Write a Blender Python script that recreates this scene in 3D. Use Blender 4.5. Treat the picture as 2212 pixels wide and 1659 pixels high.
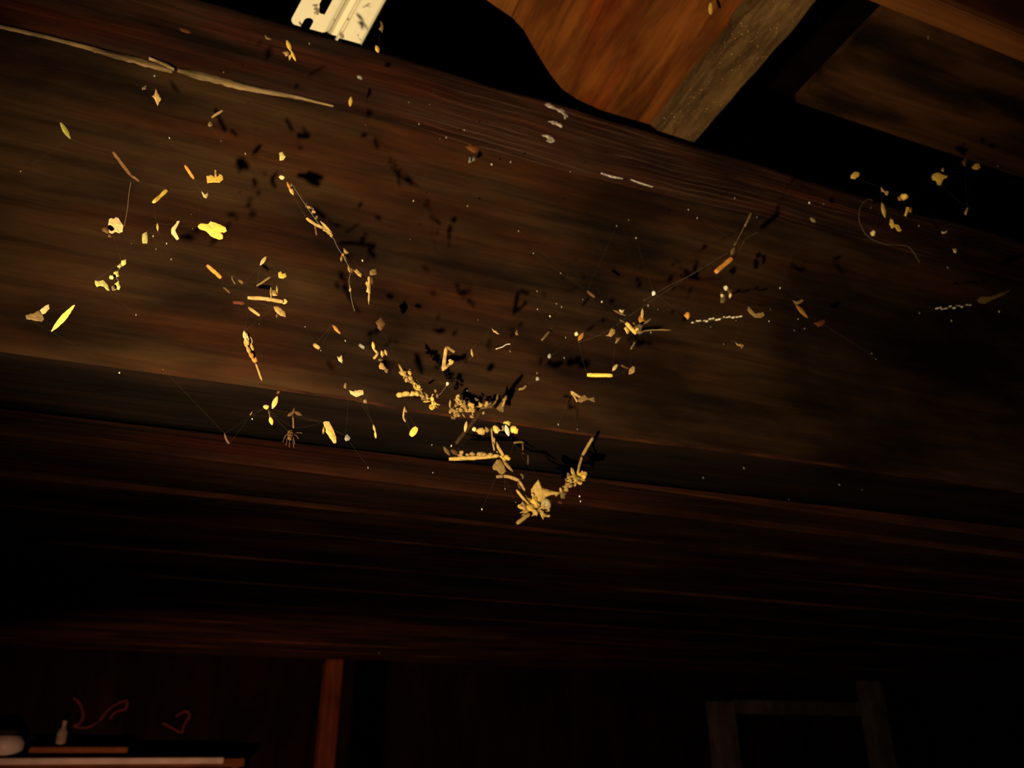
import bpy, bmesh, math, random
from mathutils import Vector, Matrix, noise
from mathutils.bvhtree import BVHTree

SC = bpy.context.scene
COL = SC.collection
for o in list(bpy.data.objects):
    bpy.data.objects.remove(o)

# ------------------------------------------------------------------ camera
# X runs along the big beam, Y goes away from the viewer through it, Z is up.
EYE = Vector((0, 0, 1.6))
FOC = 1720.0                      # focal length in pixels of the 2212 x 1659 frame
PITCH = math.radians(24.7)
YAW = math.radians(21.5)
cam = bpy.data.cameras.new('camera')
cam.sensor_width = 36.0
cam.lens = 36.0 * FOC / 2212.0
cam.clip_start = 0.02
camo = bpy.data.objects.new('camera', cam)
COL.objects.link(camo)
camo.location = EYE
camo.rotation_euler = (math.pi / 2 + PITCH, 0, -YAW)
cam.dof.use_dof = True               # the hand-held shot is focused a little short of the beam
cam.dof.focus_distance = 0.80
cam.dof.aperture_fstop = 8.5
SC.camera = camo

# ------------------------------------------------------------------ light and exposure
SC.view_settings.view_transform = 'Standard'
SC.view_settings.look = 'None'
SC.view_settings.gamma = 1.0
SC.view_settings.exposure = 0.0
SC.view_settings.use_curve_mapping = False
w = bpy.data.worlds.new('night')
SC.world = w
w.use_nodes = True
w.node_tree.nodes['Background'].inputs[0].default_value = (0.55, 0.6, 0.8, 1)
w.node_tree.nodes['Background'].inputs[1].default_value = 0.0008

LAMP = Vector((-0.455, -0.014, 1.116))


def lamp(name, kind, loc, power, color, size, aim=None, angle=None, blend=0.5):
    l = bpy.data.lights.new(name, kind)
    l.energy = power
    l.color = color
    l.shadow_soft_size = size
    o = bpy.data.objects.new(name, l)
    COL.objects.link(o)
    o.location = loc
    if aim is not None:
        o.rotation_euler = (Vector(aim) - Vector(loc)).to_track_quat('-Z', 'Y').to_euler()
        l.spot_size = angle
        l.spot_blend = blend
    return o


# a hand torch: its hot centre and the weaker wide spill round it
lamp('torch_centre', 'SPOT', LAMP, 225.0, (1.0, 0.77, 0.41), 0.011, aim=(0.42, 1.12, 2.80),
     angle=math.radians(54), blend=1.0)
lamp('torch_spill', 'SPOT', LAMP, 88.0, (1.0, 0.77, 0.40), 0.013, aim=(1.4, 1.12, 2.5),
     angle=math.radians(112), blend=1.0)
lamp('added_far_fill', 'SPOT', (-0.5, 2.8, 0.75), 105.0, (1.0, 0.50, 0.29), 0.06, aim=(1.1, 5.3, 1.35),
     angle=math.radians(112), blend=1.0)  # added unseen fill that brightens the shelf corner, post and door frame

# ------------------------------------------------------------------ projection helpers
FH = Vector((math.sin(YAW), math.cos(YAW), 0))
RT = Vector((math.cos(YAW), -math.sin(YAW), 0))
FW = FH * math.cos(PITCH) + Vector((0, 0, math.sin(PITCH)))
UP = -FH * math.sin(PITCH) + Vector((0, 0, math.cos(PITCH)))
D = 1.1                           # distance from the eye to the beam's face


def ray(x, y):
    return FW + RT * ((x - 1106) / FOC) + UP * ((829.5 - y) / FOC)


def hit(x, y, ax, v):
    r = ray(x, y)
    return EYE + r * ((v - EYE[ax]) / r[ax])


def scale_at(p):
    return (p - EYE).dot(FW) / FOC   # metres per photo pixel there


# ------------------------------------------------------------------ materials
def nd(nt, t, **kw):
    n = nt.nodes.new(t)
    for k, v in kw.items():
        setattr(n, k, v)
    return n


def wood(name, dark, light, grain=(0.7, 22, 22), patch=(0.9, 3, 3), dirt=0.6, rough=0.9, bump=0.25, spots=None, wavy=None, tint=None, stain=None):
    m = bpy.data.materials.new(name)
    m.use_nodes = True
    nt = m.node_tree
    b = nt.nodes['Principled BSDF']
    b.inputs['Roughness'].default_value = rough
    b.inputs['Specular IOR Level'].default_value = 0.08
    tc = nd(nt, 'ShaderNodeTexCoord')
    mp = nd(nt, 'ShaderNodeMapping')
    mp.inputs['Scale'].default_value = grain
    nt.links.new(tc.outputs['Object'], mp.inputs[0])
    n1 = nd(nt, 'ShaderNodeTexNoise')
    n1.inputs['Scale'].default_value = 2.2
    n1.inputs['Detail'].default_value = 7
    n1.inputs['Roughness'].default_value = 0.62
    n1.inputs['Distortion'].default_value = 0.5
    nt.links.new(mp.outputs[0], n1.inputs['Vector'])
    r1 = nd(nt, 'ShaderNodeValToRGB')
    r1.color_ramp.elements[0].position = 0.33
    r1.color_ramp.elements[0].color = (*dark, 1)
    r1.color_ramp.elements[1].position = 0.68
    r1.color_ramp.elements[1].color = (*light, 1)
    nt.links.new(n1.outputs['Fac'], r1.inputs[0])
    mp2 = nd(nt, 'ShaderNodeMapping')
    mp2.inputs['Scale'].default_value = patch
    nt.links.new(tc.outputs['Object'], mp2.inputs[0])
    n2 = nd(nt, 'ShaderNodeTexNoise')
    n2.inputs['Scale'].default_value = 2.0
    n2.inputs['Detail'].default_value = 5
    nt.links.new(mp2.outputs[0], n2.inputs['Vector'])
    r2 = nd(nt, 'ShaderNodeValToRGB')
    r2.color_ramp.elements[0].position = 0.36
    r2.color_ramp.elements[0].color = (1 - dirt, 1 - dirt, 1 - dirt * 0.9, 1)
    r2.color_ramp.elements[1].position = 0.6
    r2.color_ramp.elements[1].color = (1, 1, 1, 1)
    nt.links.new(n2.outputs['Fac'], r2.inputs[0])
    mx = nd(nt, 'ShaderNodeMixRGB', blend_type='MULTIPLY')
    mx.inputs[0].default_value = 1
    nt.links.new(r1.outputs[0], mx.inputs[1])
    nt.links.new(r2.outputs[0], mx.inputs[2])
    out = mx.outputs[0]
    if tint:
        mpt = nd(nt, 'ShaderNodeMapping')
        mpt.inputs['Scale'].default_value = tint[1]
        mpt.inputs['Location'].default_value = (3.1, 1.7, 5.2)
        nt.links.new(tc.outputs['Object'], mpt.inputs[0])
        nt_ = nd(nt, 'ShaderNodeTexNoise')
        nt_.inputs['Scale'].default_value = 2.0
        nt_.inputs['Detail'].default_value = 6
        nt.links.new(mpt.outputs[0], nt_.inputs['Vector'])
        rt = nd(nt, 'ShaderNodeValToRGB')
        rt.color_ramp.elements[0].position = 0.50
        rt.color_ramp.elements[0].color = (1, 1, 1, 1)
        rt.color_ramp.elements[1].position = 0.66
        rt.color_ramp.elements[1].color = (*tint[0], 1)
        nt.links.new(nt_.outputs['Fac'], rt.inputs[0])
        mt_ = nd(nt, 'ShaderNodeMixRGB', blend_type='MULTIPLY')
        mt_.inputs[0].default_value = 1
        nt.links.new(out, mt_.inputs[1])
        nt.links.new(rt.outputs[0], mt_.inputs[2])
        out = mt_.outputs[0]
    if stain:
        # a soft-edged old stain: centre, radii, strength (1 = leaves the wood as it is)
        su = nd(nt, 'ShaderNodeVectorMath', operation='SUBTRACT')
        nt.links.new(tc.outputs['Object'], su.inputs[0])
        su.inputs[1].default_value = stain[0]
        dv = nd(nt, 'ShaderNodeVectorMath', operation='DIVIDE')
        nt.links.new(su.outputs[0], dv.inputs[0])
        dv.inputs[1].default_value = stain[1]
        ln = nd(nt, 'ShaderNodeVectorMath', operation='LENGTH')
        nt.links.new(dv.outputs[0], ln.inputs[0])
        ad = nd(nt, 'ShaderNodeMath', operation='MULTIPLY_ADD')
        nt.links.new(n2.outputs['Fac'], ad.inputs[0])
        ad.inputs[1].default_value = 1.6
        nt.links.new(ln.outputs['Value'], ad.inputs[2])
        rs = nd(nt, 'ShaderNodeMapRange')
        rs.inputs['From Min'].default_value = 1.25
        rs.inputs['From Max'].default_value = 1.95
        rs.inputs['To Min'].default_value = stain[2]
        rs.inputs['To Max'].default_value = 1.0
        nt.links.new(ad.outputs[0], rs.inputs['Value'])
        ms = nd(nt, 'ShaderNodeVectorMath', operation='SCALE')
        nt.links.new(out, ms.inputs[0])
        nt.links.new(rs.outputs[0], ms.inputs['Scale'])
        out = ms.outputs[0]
    if wavy:
        # weathered growth rings: thin pale wavering lines along the timber
        wv = nd(nt, 'ShaderNodeTexWave')
        wv.bands_direction = 'Z'
        wv.inputs['Scale'].default_value = wavy[0]
        wv.inputs['Distortion'].default_value = wavy[1]
        wv.inputs['Detail'].default_value = 3
        wv.inputs['Detail Scale'].default_value = 0.55
        mp3 = nd(nt, 'ShaderNodeMapping')
        mp3.inputs['Scale'].default_value = (0.3, 1, 1)
        nt.links.new(tc.outputs['Object'], mp3.inputs[0])
        nt.links.new(mp3.outputs[0], wv.inputs['Vector'])
        r3 = nd(nt, 'ShaderNodeValToRGB')
        r3.color_ramp.elements[0].position = 0.86
        r3.color_ramp.elements[0].color = (0, 0, 0, 1)
        r3.color_ramp.elements[1].position = 1.0
        r3.color_ramp.elements[1].color = (*wavy[2], 1)
        nt.links.new(wv.outputs['Fac'], r3.inputs[0])
        m4 = nd(nt, 'ShaderNodeMixRGB', blend_type='ADD')
        mpm = nd(nt, 'ShaderNodeMapping')
        mpm.inputs['Scale'].default_value = (3.2, 6, 7)
        mpm.inputs['Location'].default_value = (0.35, 0.2, 0.4)
        nt.links.new(tc.outputs['Object'], mpm.inputs[0])
        nm_ = nd(nt, 'ShaderNodeTexNoise')
        nm_.inputs['Scale'].default_value = 1.0
        nm_.inputs['Detail'].default_value = 4
        nt.links.new(mpm.outputs[0], nm_.inputs['Vector'])
        rm_ = nd(nt, 'ShaderNodeMapRange')
        rm_.inputs['From Min'].default_value = 0.38
        rm_.inputs['From Max'].default_value = 0.55
        nt.links.new(nm_.outputs['Fac'], rm_.inputs['Value'])
        sx = nd(nt, 'ShaderNodeSeparateXYZ')
        nt.links.new(tc.outputs['Object'], sx.inputs[0])
        rx_ = nd(nt, 'ShaderNodeMapRange')
        rx_.inputs['From Min'].default_value = 0.18
        rx_.inputs['From Max'].default_value = 0.36
        nt.links.new(sx.outputs[0], rx_.inputs['Value'])
        ml_ = nd(nt, 'ShaderNodeMath', operation='MULTIPLY')
        nt.links.new(rm_.outputs[0], ml_.inputs[0])
        nt.links.new(rx_.outputs[0], ml_.inputs[1])
        nt.links.new(ml_.outputs[0], m4.inputs[0])
        nt.links.new(out, m4.inputs[1])
        nt.links.new(r3.outputs[0], m4.inputs[2])
        out = m4.outputs[0]
    if spots:
        vo = nd(nt, 'ShaderNodeTexNoise')
        vo.inputs['Scale'].default_value = spots[0]
        vo.inputs['Detail'].default_value = 2
        nt.links.new(tc.outputs['Object'], vo.inputs['Vector'])
        r4 = nd(nt, 'ShaderNodeValToRGB')
        r4.color_ramp.elements[0].position = spots[1]
        r4.color_ramp.elements[0].color = (0, 0, 0, 1)
        r4.color_ramp.elements[1].position = spots[1] + 0.04
        r4.color_ramp.elements[1].color = (1, 1, 1, 1)
        nt.links.new(vo.outputs['Fac'], r4.inputs[0])
        m5 = nd(nt, 'ShaderNodeMixRGB')
        nt.links.new(r4.outputs[0], m5.inputs[0])
        nt.links.new(out, m5.inputs[1])
        m5.inputs[2].default_value = (*spots[2], 1)
        out = m5.outputs[0]
    nt.links.new(out, b.inputs['Base Color'])
    bp = nd(nt, 'ShaderNodeBump')
    bp.inputs['Strength'].default_value = bump
    bp.inputs['Distance'].default_value = 0.004
    nt.links.new(n1.outputs['Fac'], bp.inputs['Height'])
    nt.links.new(bp.outputs[0], b.inputs['Normal'])
    return m


def plain(name, col, var=0.25, scale=220, rough=0.8, trans=0.0):
    m = bpy.data.materials.new(name)
    m.use_nodes = True
    nt = m.node_tree
    b = nt.nodes['Principled BSDF']
    b.inputs['Roughness'].default_value = rough
    b.inputs['Specular IOR Level'].default_value = 0.2
    tc = nd(nt, 'ShaderNodeTexCoord')
    n = nd(nt, 'ShaderNodeTexNoise')
    n.inputs['Scale'].default_value = scale
    n.inputs['Detail'].default_value = 3
    nt.links.new(tc.outputs['Object'], n.inputs['Vector'])
    r = nd(nt, 'ShaderNodeValToRGB')
    r.color_ramp.elements[0].position = 0.3
    r.color_ramp.elements[0].color = (col[0] * (1 - var), col[1] * (1 - var * 1.15), col[2] * (1 - var * 1.2), 1)
    r.color_ramp.elements[1].position = 0.7
    r.color_ramp.elements[1].color = (min(1, col[0] * (1 + var * .5)), min(1, col[1] * (1 + var * .5)), min(1, col[2] * (1 + var * .5)), 1)
    nt.links.new(n.outputs['Fac'], r.inputs[0])
    nt.links.new(r.outputs[0], b.inputs['Base Color'])
    if trans:
        b.inputs['Transmission Weight'].default_value = trans
    return m


def painted(name, col, soil, at, rough=0.45):
    m = bpy.data.materials.new(name)
    m.use_nodes = True
    nt = m.node_tree
    b = nt.nodes['Principled BSDF']
    b.inputs['Roughness'].default_value = rough
    tc = nd(nt, 'ShaderNodeTexCoord')
    n = nd(nt, 'ShaderNodeTexNoise')
    n.inputs['Scale'].default_value = 52
    n.inputs['Detail'].default_value = 6
    nt.links.new(tc.outputs['Object'], n.inputs['Vector'])
    r = nd(nt, 'ShaderNodeValToRGB')
    r.color_ramp.elements[0].position = at
    r.color_ramp.elements[0].color = (*col, 1)
    r.color_ramp.elements[1].position = at + 0.05
    r.color_ramp.elements[1].color = (*soil, 1)
    nt.links.new(n.outputs['Fac'], r.inputs[0])
    nt.links.new(r.outputs[0], b.inputs['Base Color'])
    return m


M = {}
M['beam'] = wood('smoked_timber', (0.019, 0.0088, 0.0041), (0.047, 0.0224, 0.0093), grain=(1.5, 22, 22), patch=(1.8, 4.2, 4.2), dirt=0.72,
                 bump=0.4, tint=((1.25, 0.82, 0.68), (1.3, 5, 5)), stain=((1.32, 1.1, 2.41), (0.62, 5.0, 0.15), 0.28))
M['beam_top'] = wood('weathered_timber', (0.030, 0.0125, 0.0078), (0.078, 0.032, 0.019), grain=(1.6, 24, 24), patch=(1.7, 5, 5),
                     dirt=0.66, bump=0.5, wavy=(15, 11, (0.06, 0.038, 0.027)), tint=((1.5, 0.8, 0.6), (2, 6, 6)))
M['board_edge'] = wood('lit_board_edge', (0.024, 0.008, 0.004), (0.085, 0.024, 0.011), grain=(1.5, 20, 20), patch=(1.2, 3, 3), dirt=0.8)  # light caught by the boards' near edges, put into their colour
M['under'] = wood('dark_underside', (0.005, 0.0028, 0.0018), (0.017, 0.0072, 0.004), grain=(1.1, 26, 26), patch=(1.25, 6, 6), dirt=0.75, bump=0.4)  # darker timber tone for the beam's underside faces
M['arris'] = wood('worn_red_arris', (0.022, 0.008, 0.004), (0.075, 0.022, 0.009), grain=(4, 20, 20), patch=(5, 5, 5), dirt=0.7)
M['board'] = wood('loft_boards', (0.007, 0.0027, 0.0016), (0.049, 0.0165, 0.009), grain=(0.7, 34, 34), patch=(1.1, 3.2, 3.2), dirt=0.85, bump=0.5, tint=((1.5, 0.7, 0.6), (1.2, 5, 5)))
M['plank'] = wood('red_brown_plank', (0.065, 0.0165, 0.003), (0.165, 0.049, 0.009), grain=(20, 2.4, 20), patch=(5, 2.2, 3), dirt=0.48, rough=0.6, tint=((1.1, 0.6, 0.6), (3.5, 1.2, 3)))
M['plank_pale'] = wood('orange_board', (0.10, 0.032, 0.006), (0.2, 0.066, 0.012), grain=(20, 2.4, 20), patch=(5, 2.2, 3), dirt=0.4)
M['batten'] = wood('dusty_batten', (0.045, 0.0225, 0.0085), (0.135, 0.074, 0.029), grain=(22, 5, 22), patch=(4, 2.4, 4), dirt=0.55,
                   spots=(210, 0.685, (0.34, 0.2, 0.07)))
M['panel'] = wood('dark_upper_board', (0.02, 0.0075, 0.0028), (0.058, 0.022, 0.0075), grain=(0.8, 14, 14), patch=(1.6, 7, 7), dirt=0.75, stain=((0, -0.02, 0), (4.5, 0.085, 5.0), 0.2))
M['panel_bright'] = wood('brown_upper_board', (0.10, 0.03, 0.007), (0.19, 0.064, 0.017), grain=(0.8, 20, 20), patch=(1.2, 4, 4), dirt=0.4)
M['panel_red'] = wood('red_upper_board', (0.014, 0.0025, 0.0015), (0.035, 0.007, 0.004), grain=(0.8, 14, 14), patch=(2, 5, 5), dirt=0.6)
M['wall'] = wood('barn_wall', (0.003, 0.0013, 0.0012), (0.016, 0.0055, 0.0052), grain=(3, 3, 0.6), patch=(1, 1, 1), dirt=0.5)
M['floor'] = wood('earth_floor', (0.01, 0.007, 0.005), (0.03, 0.02, 0.014), grain=(3, 3, 3), patch=(1, 1, 1), dirt=0.5)
M['post'] = wood('red_post', (0.08, 0.019, 0.006), (0.16, 0.042, 0.012), grain=(16, 16, 0.8), patch=(3, 3, 3), dirt=0.4)
M['frame'] = wood('grey_door_frame', (0.04, 0.033, 0.028), (0.095, 0.077, 0.064), grain=(6, 6, 1), patch=(3, 3, 3), dirt=0.4)
M['shelf'] = wood('shelf_wood', (0.10, 0.035, 0.012), (0.2, 0.07, 0.025), grain=(1, 14, 14), patch=(3, 3, 3), dirt=0.4)
M['rail'] = painted('chipped_cream_paint', (0.66, 0.60, 0.46), (0.17, 0.13, 0.06), 0.645)
M['pale_wood'] = wood('pale_split_wood', (0.13, 0.065, 0.024), (0.44, 0.31, 0.16), grain=(6, 60, 60), patch=(9, 4, 4), dirt=0.55)
M['bare'] = plain('bare_red_wood', (0.14, 0.045, 0.010), 0.4, 60)
M['dropping'] = plain('white_dropping', (0.52, 0.46, 0.43), 0.6, 160)
M['straw'] = plain('yellow_straw', (0.52, 0.35, 0.11), 0.28)
M['yellow'] = plain('bright_yellow_chaff', (0.72, 0.47, 0.09), 0.2)
M['tan'] = plain('tan_chaff', (0.36, 0.235, 0.085), 0.35)
M['orange'] = plain('orange_straw', (0.46, 0.20, 0.04), 0.3)
M['pale'] = plain('pale_chaff', (0.56, 0.45, 0.22), 0.25)
M['green'] = plain('green_chaff', (0.34, 0.32, 0.06), 0.3)
M['greenpale'] = plain('pale_green_chaff', (0.54, 0.50, 0.17), 0.25)
M['brown'] = plain('brown_chaff', (0.105, 0.05, 0.018), 0.3)
M['darktwig'] = plain('dark_twig', (0.035, 0.016, 0.007), 0.3)
M['dull'] = plain('dull_chaff', (0.16, 0.103, 0.042), 0.3)
M['red'] = plain('reddish_chaff', (0.10, 0.026, 0.010), 0.3)
M['grey'] = plain('grey_dust', (0.20, 0.185, 0.165), 0.3)
M['white'] = plain('white_speck', (0.60, 0.55, 0.45), 0.2)
M['silk'] = plain('spider_silk', (0.22, 0.17, 0.10), 0.2)
M['silkdim'] = plain('old_spider_silk', (0.085, 0.062, 0.033), 0.2)
M['egg'] = plain('spider_egg', (0.62, 0.50, 0.28), 0.25, 300, rough=0.25, trans=0.25)
M['white_edge'] = plain('worn_white_edge', (0.62, 0.50, 0.42), 0.2, 9)
M['ceramic'] = plain('white_ceramic', (0.62, 0.55, 0.5), 0.15, 12, rough=0.4)
M['redcord'] = plain('red_cord', (0.13, 0.022, 0.026), 0.3, 30)
M['dark'] = plain('blackened', (0.02, 0.014, 0.012), 0.3, 30)
M['bottle'] = plain('greyish_bottle', (0.32, 0.26, 0.2), 0.2, 30, rough=0.35)
M['cardboard'] = plain('brown_cardboard', (0.22, 0.07, 0.025), 0.2, 30)


# ------------------------------------------------------------------ object helpers
def link(name, me, mat, parent=None):
    o = bpy.data.objects.new(name, me)
    COL.objects.link(o)
    if mat:
        me.materials.append(M[mat])
    if parent:
        o.parent = parent
        o.matrix_parent_inverse = Matrix.Identity(4)
    return o


def mesh(name, verts, faces, mat, parent=None, smooth=True):
    c = Vector((0, 0, 0))
    me = bpy.data.meshes.new(name)
    me.from_pydata([tuple(v) for v in verts], [], faces)
    bm = bmesh.new()
    bm.from_mesh(me)
    bmesh.ops.recalc_face_normals(bm, faces=bm.faces)
    bm.to_mesh(me)
    bm.free()
    if smooth:
        for p in me.polygons:
            p.use_smooth = True
    me.update()
    return link(name, me, mat, parent)


def centre(o, p=None):
    """put a top-level mesh's origin on the thing itself"""
    me = o.data
    if p is None:
        p = sum((v.co for v in me.vertices), Vector()) / max(1, len(me.vertices))
    me.transform(Matrix.Translation(-p))
    o.location = p
    return o


def tag(o, label=None, cat=None, group=None, kind=None):
    if label:
        o['label'] = label
    if cat:
        o['category'] = cat
    if group:
        o['group'] = group
    if kind:
        o['kind'] = kind
    return o


def empty(name, loc, label, cat, group=None):
    o = bpy.data.objects.new(name, None)
    o.empty_display_size = 0.02
    COL.objects.link(o)
    o.location = loc
    return tag(o, label, cat, group)


def adopt(ch, root):
    """parent a world-space mesh to an Empty that has a plain location"""
    ch.data.transform(Matrix.Translation(-root.location))
    ch.parent = root
    return ch


def box_geo(x0, x1, y0, y1, z0, z1):
    v = [Vector((x, y, z)) for x in (x0, x1) for y in (y0, y1) for z in (z0, z1)]
    f = [(0, 1, 3, 2), (4, 6, 7, 5), (0, 4, 5, 1), (2, 3, 7, 6), (0, 2, 6, 4), (1, 5, 7, 3)]
    return v, f


def box(name, b, mat, parent=None, bevel=0.004, rough=0.0, cuts=0):
    v, f = box_geo(*b)
    me = bpy.data.meshes.new(name)
    bm = bmesh.new()
    vs = [bm.verts.new(p) for p in v]
    for q in f:
        bm.faces.new([vs[i] for i in q])
    if cuts:
        bmesh.ops.subdivide_edges(bm, edges=bm.edges[:], cuts=cuts, use_grid_fill=True)
    elif bevel:
        bmesh.ops.bevel(bm, geom=bm.edges[:], offset=bevel, segments=2, affect='EDGES')
    if rough:
        for q in bm.verts:
            n = noise.noise_vector(q.co * 3.1)
            q.co += n * rough
    bmesh.ops.recalc_face_normals(bm, faces=bm.faces)
    bm.to_mesh(me)
    bm.free()
    return link(name, me, mat, parent)


def tube_geo(pts, radii, flat=1.0, sides=6):
    """a tube through 3-D points; flat < 1 squashes it along the depth axis"""
    V, Fc = [], []
    n = len(pts)
    for i, p in enumerate(pts):
        t = (pts[min(i + 1, n - 1)] - pts[max(i - 1, 0)]).normalized()
        a = t.cross(FW)
        if a.length < 1e-4:
            a = t.cross(UP)
        a.normalize()
        b = t.cross(a).normalized()
        for k in range(sides):
            th = 2 * math.pi * k / sides
            V.append(p + a * (math.cos(th) * radii[i]) + b * (math.sin(th) * radii[i] * flat))
    for i in range(n - 1):
        for k in range(sides):
            k2 = (k + 1) % sides
            Fc.append((i * sides + k, i * sides + k2, (i + 1) * sides + k2, (i + 1) * sides + k))
    Fc.append(tuple(range(sides))[::-1])
    Fc.append(tuple((n - 1) * sides + k for k in range(sides)))
    return V, Fc


def revolve(name, prof, c, mat, parent=None, seg=28):
    V, Fc = [], []
    for r, z in prof:
        for k in range(seg):
            a = 2 * math.pi * k / seg
            V.append(Vector((c[0] + r * math.cos(a), c[1] + r * math.sin(a), c[2] + z)))
    for i in range(len(prof) - 1):
        for k in range(seg):
            k2 = (k + 1) % seg
            Fc.append((i * seg + k, i * seg + k2, (i + 1) * seg + k2, (i + 1) * seg + k))
    Fc.append(tuple(range(seg))[::-1])
    Fc.append(tuple((len(prof) - 1) * seg + k for k in range(seg)))
    return mesh(name, V, Fc, mat, parent)


# ------------------------------------------------------------------ the setting
ZC = 2.07
XL, XR, YF, YB, ZT = -3.2, 7.2, -2.6, 5.45, 5.2
for nm, b, mt in (('floor', (XL, XR, YF, YB, -0.1, 0.0), 'floor'),
                  ('wall_back', (XL, XR, YB, YB + 0.1, 0.0, ZT), 'wall'),
                  ('wall_left', (XL - 0.1, XL, YF, YB, 0.0, ZT), 'wall'),
                  ('wall_right', (XR, XR + 0.1, YF, YB, 0.0, ZT), 'wall'),
                  ('wall_front', (XL, XR, YF - 0.1, YF, 0.0, ZT), 'wall'),
                  ('roof', (XL, XR, YF, YB, ZT, ZT + 0.1), 'wall')):
    tag(box(nm, b, mt, bevel=0), kind='structure')

# the low boarded ceiling behind the beam: boards run beside the beam, some hang a little lower
rnd = random.Random(5)
edges = [1.300, 1.318, 1.432, 1.575, 1.695, 1.79, 1.95, 2.11, 2.29, 2.47, 2.66, 2.86, 3.08, 3.32, 3.57, 3.85, 4.15, 4.46, 4.80]
drops = [-0.008, 0.001, -0.010, 0.004, -0.005, 0.004, 0.0, 0.006, -0.002, 0.005, 0.0, 0.004, -0.002, 0.004, 0.0, 0.005, 0.0, -0.004]
V, Fc, edge_faces = [], [], set()
xs = [XL + (XR - XL) * i / 90 for i in range(91)]
for i in range(len(edges) - 1):
    y0, y1, dz = edges[i], edges[i + 1] - 0.002, drops[i]
    prof = [(y0, 0.03), (y0, 0.004), (y0 + 0.002, 0.0005), (y0 + 0.006, 0.0)] + [(y0 + (y1 - y0) * k / 6, 0.0) for k in range(1, 6)] + [(y1 - 0.004, 0.0), (y1, 0.003), (y1, 0.03)]
    base = len(V)
    for x in xs:
        slant = 0.028 * (x - 0.3) * (1 if i < 5 else 1)
        for (y, z) in prof:
            wob = 0.0022 * noise.noise(Vector((x * 1.3, y * 9, i * 7.1))) + 0.003 * noise.noise(Vector((x * 0.7, i * 3.3, 0)))
            V.append(Vector((x, max(1.2999, y + slant * 0.8), ZC + 0.004 + z + dz + wob)))
    n = len(prof)
    for a in range(len(xs) - 1):
        for k in range(n):
            k2 = (k + 1) % n
            if k < 3:
                edge_faces.add(len(Fc))
            Fc.append((base + a * n + k, base + (a + 1) * n + k, base + (a + 1) * n + k2, base + a * n + k2))
ceil = mesh('ceiling', V, Fc, 'board', smooth=False)
ceil.data.materials.append(M['board_edge'])
for i in edge_faces:
    ceil.data.polygons[i].material_index = 1
tag(ceil, kind='structure')


# ------------------------------------------------------------------ the big beam
def zC(x):
    return ZC + 0.009 * x


def zB(x):
    return 2.612 + 0.02 * x + 0.006 * noise.noise(Vector((x * 2.2, 0, 3)))


def beam_profile(x):
    """(y, z, which) round the section, starting at the back of the underside"""
    c, b = zC(x), zB(x)
    a = 2.862 + 0.004 * x
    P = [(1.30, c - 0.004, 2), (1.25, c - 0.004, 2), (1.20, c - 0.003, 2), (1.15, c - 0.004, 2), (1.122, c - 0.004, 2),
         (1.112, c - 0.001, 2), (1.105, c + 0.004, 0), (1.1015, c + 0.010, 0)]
    for k in range(0, 43):
        t = k / 42
        P.append((D, c + 0.016 + (b - c - 0.022) * t, 0))
    P += [(1.102, b + 0.002, 1), (1.106, b + 0.011, 1)]
    for k in range(1, 21):
        t = k / 20
        P.append((1.106 + 0.070 * t ** 1.15, b + 0.011 + (a - b - 0.016) * t, 1))
    P += [(1.185, a + 0.002, 1), (1.205, a + 0.016, 1), (1.25, 2.902, 1), (1.30, 2.902, 1), (1.30, 2.5, 1)]
    return P


V, Fc, which = [], [], []
bx = [XL + 0.02 + i * 0.12 for i in range(int((-0.75 - XL) / 0.12))] + [-0.75 + i * 0.009 for i in range(345)]
bx += [2.36 + i * 0.15 for i in range(int((XR - 2.4) / 0.15))]
for x in bx:
    pr = beam_profile(x)
    for j, (y, z, wh) in enumerate(pr):
        # relief only eats into the timber: long grain furrows, broad hewing hollows, and dents
        g = abs(noise.noise(Vector((x * 1.1, y * 26, z * 34))))
        h = max(0, noise.noise(Vector((x * 1.6, y * 3, z * 7 + 4))))
        k = max(0, noise.noise(Vector((x * 9, y * 9, z * 22 + 9))) - 0.25)
        dep = 0.0025 * g + 0.010 * h + 0.006 * k
        if 4 < j < 74:
            if wh != 1:
                y += dep
                if j < 9:
                    z += dep * 0.5
            else:
                y += dep * 0.9
                z -= dep * 0.35
                if y > 1.172:
                    z += 0.007 * noise.noise(Vector((x * 6, 1, 1))) - 0.004 * k
        V.append(Vector((x, y, z)))
n = len(pr)
for a in range(len(bx) - 1):
    for k in range(n):
        k2 = (k + 1) % n
        Fc.append((a * n + k, (a + 1) * n + k, (a + 1) * n + k2, a * n + k2))
        which.append(pr[k][2])
Fc.append(tuple(range(n)))
Fc.append(tuple((len(bx) - 1) * n + k for k in range(n)))
which += [0, 0]
beam_root = empty('timber_beam', (0.4, 1.2, 2.07), 'huge rough dark brown timber beam running slantwise across the whole picture', 'beam')
me = bpy.data.meshes.new('beam_body')
me.from_pydata([tuple(v) for v in V], [], Fc)
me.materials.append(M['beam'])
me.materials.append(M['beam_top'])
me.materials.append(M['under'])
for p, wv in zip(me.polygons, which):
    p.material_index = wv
    p.use_smooth = True
bm = bmesh.new()
bm.from_mesh(me)
bmesh.ops.recalc_face_normals(bm, faces=bm.faces)
BVH = BVHTree.FromBMesh(bm)
bm.to_mesh(me)
bm.free()
bo = bpy.data.objects.new('beam_body', me)
COL.objects.link(bo)
bo.parent = beam_root
bo.matrix_parent_inverse = Matrix.Translation(-beam_root.location)


def on_beam(x, y, off=0.001):
    r = ray(x, y).normalized()
    p, nrm, i, d = BVH.ray_cast(EYE, r)
    if p is None:
        return hit(x, y, 1, D), Vector((0, -1, 0))
    if nrm.dot(r) > 0:
        nrm = -nrm
    return p + nrm * off, nrm


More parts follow.
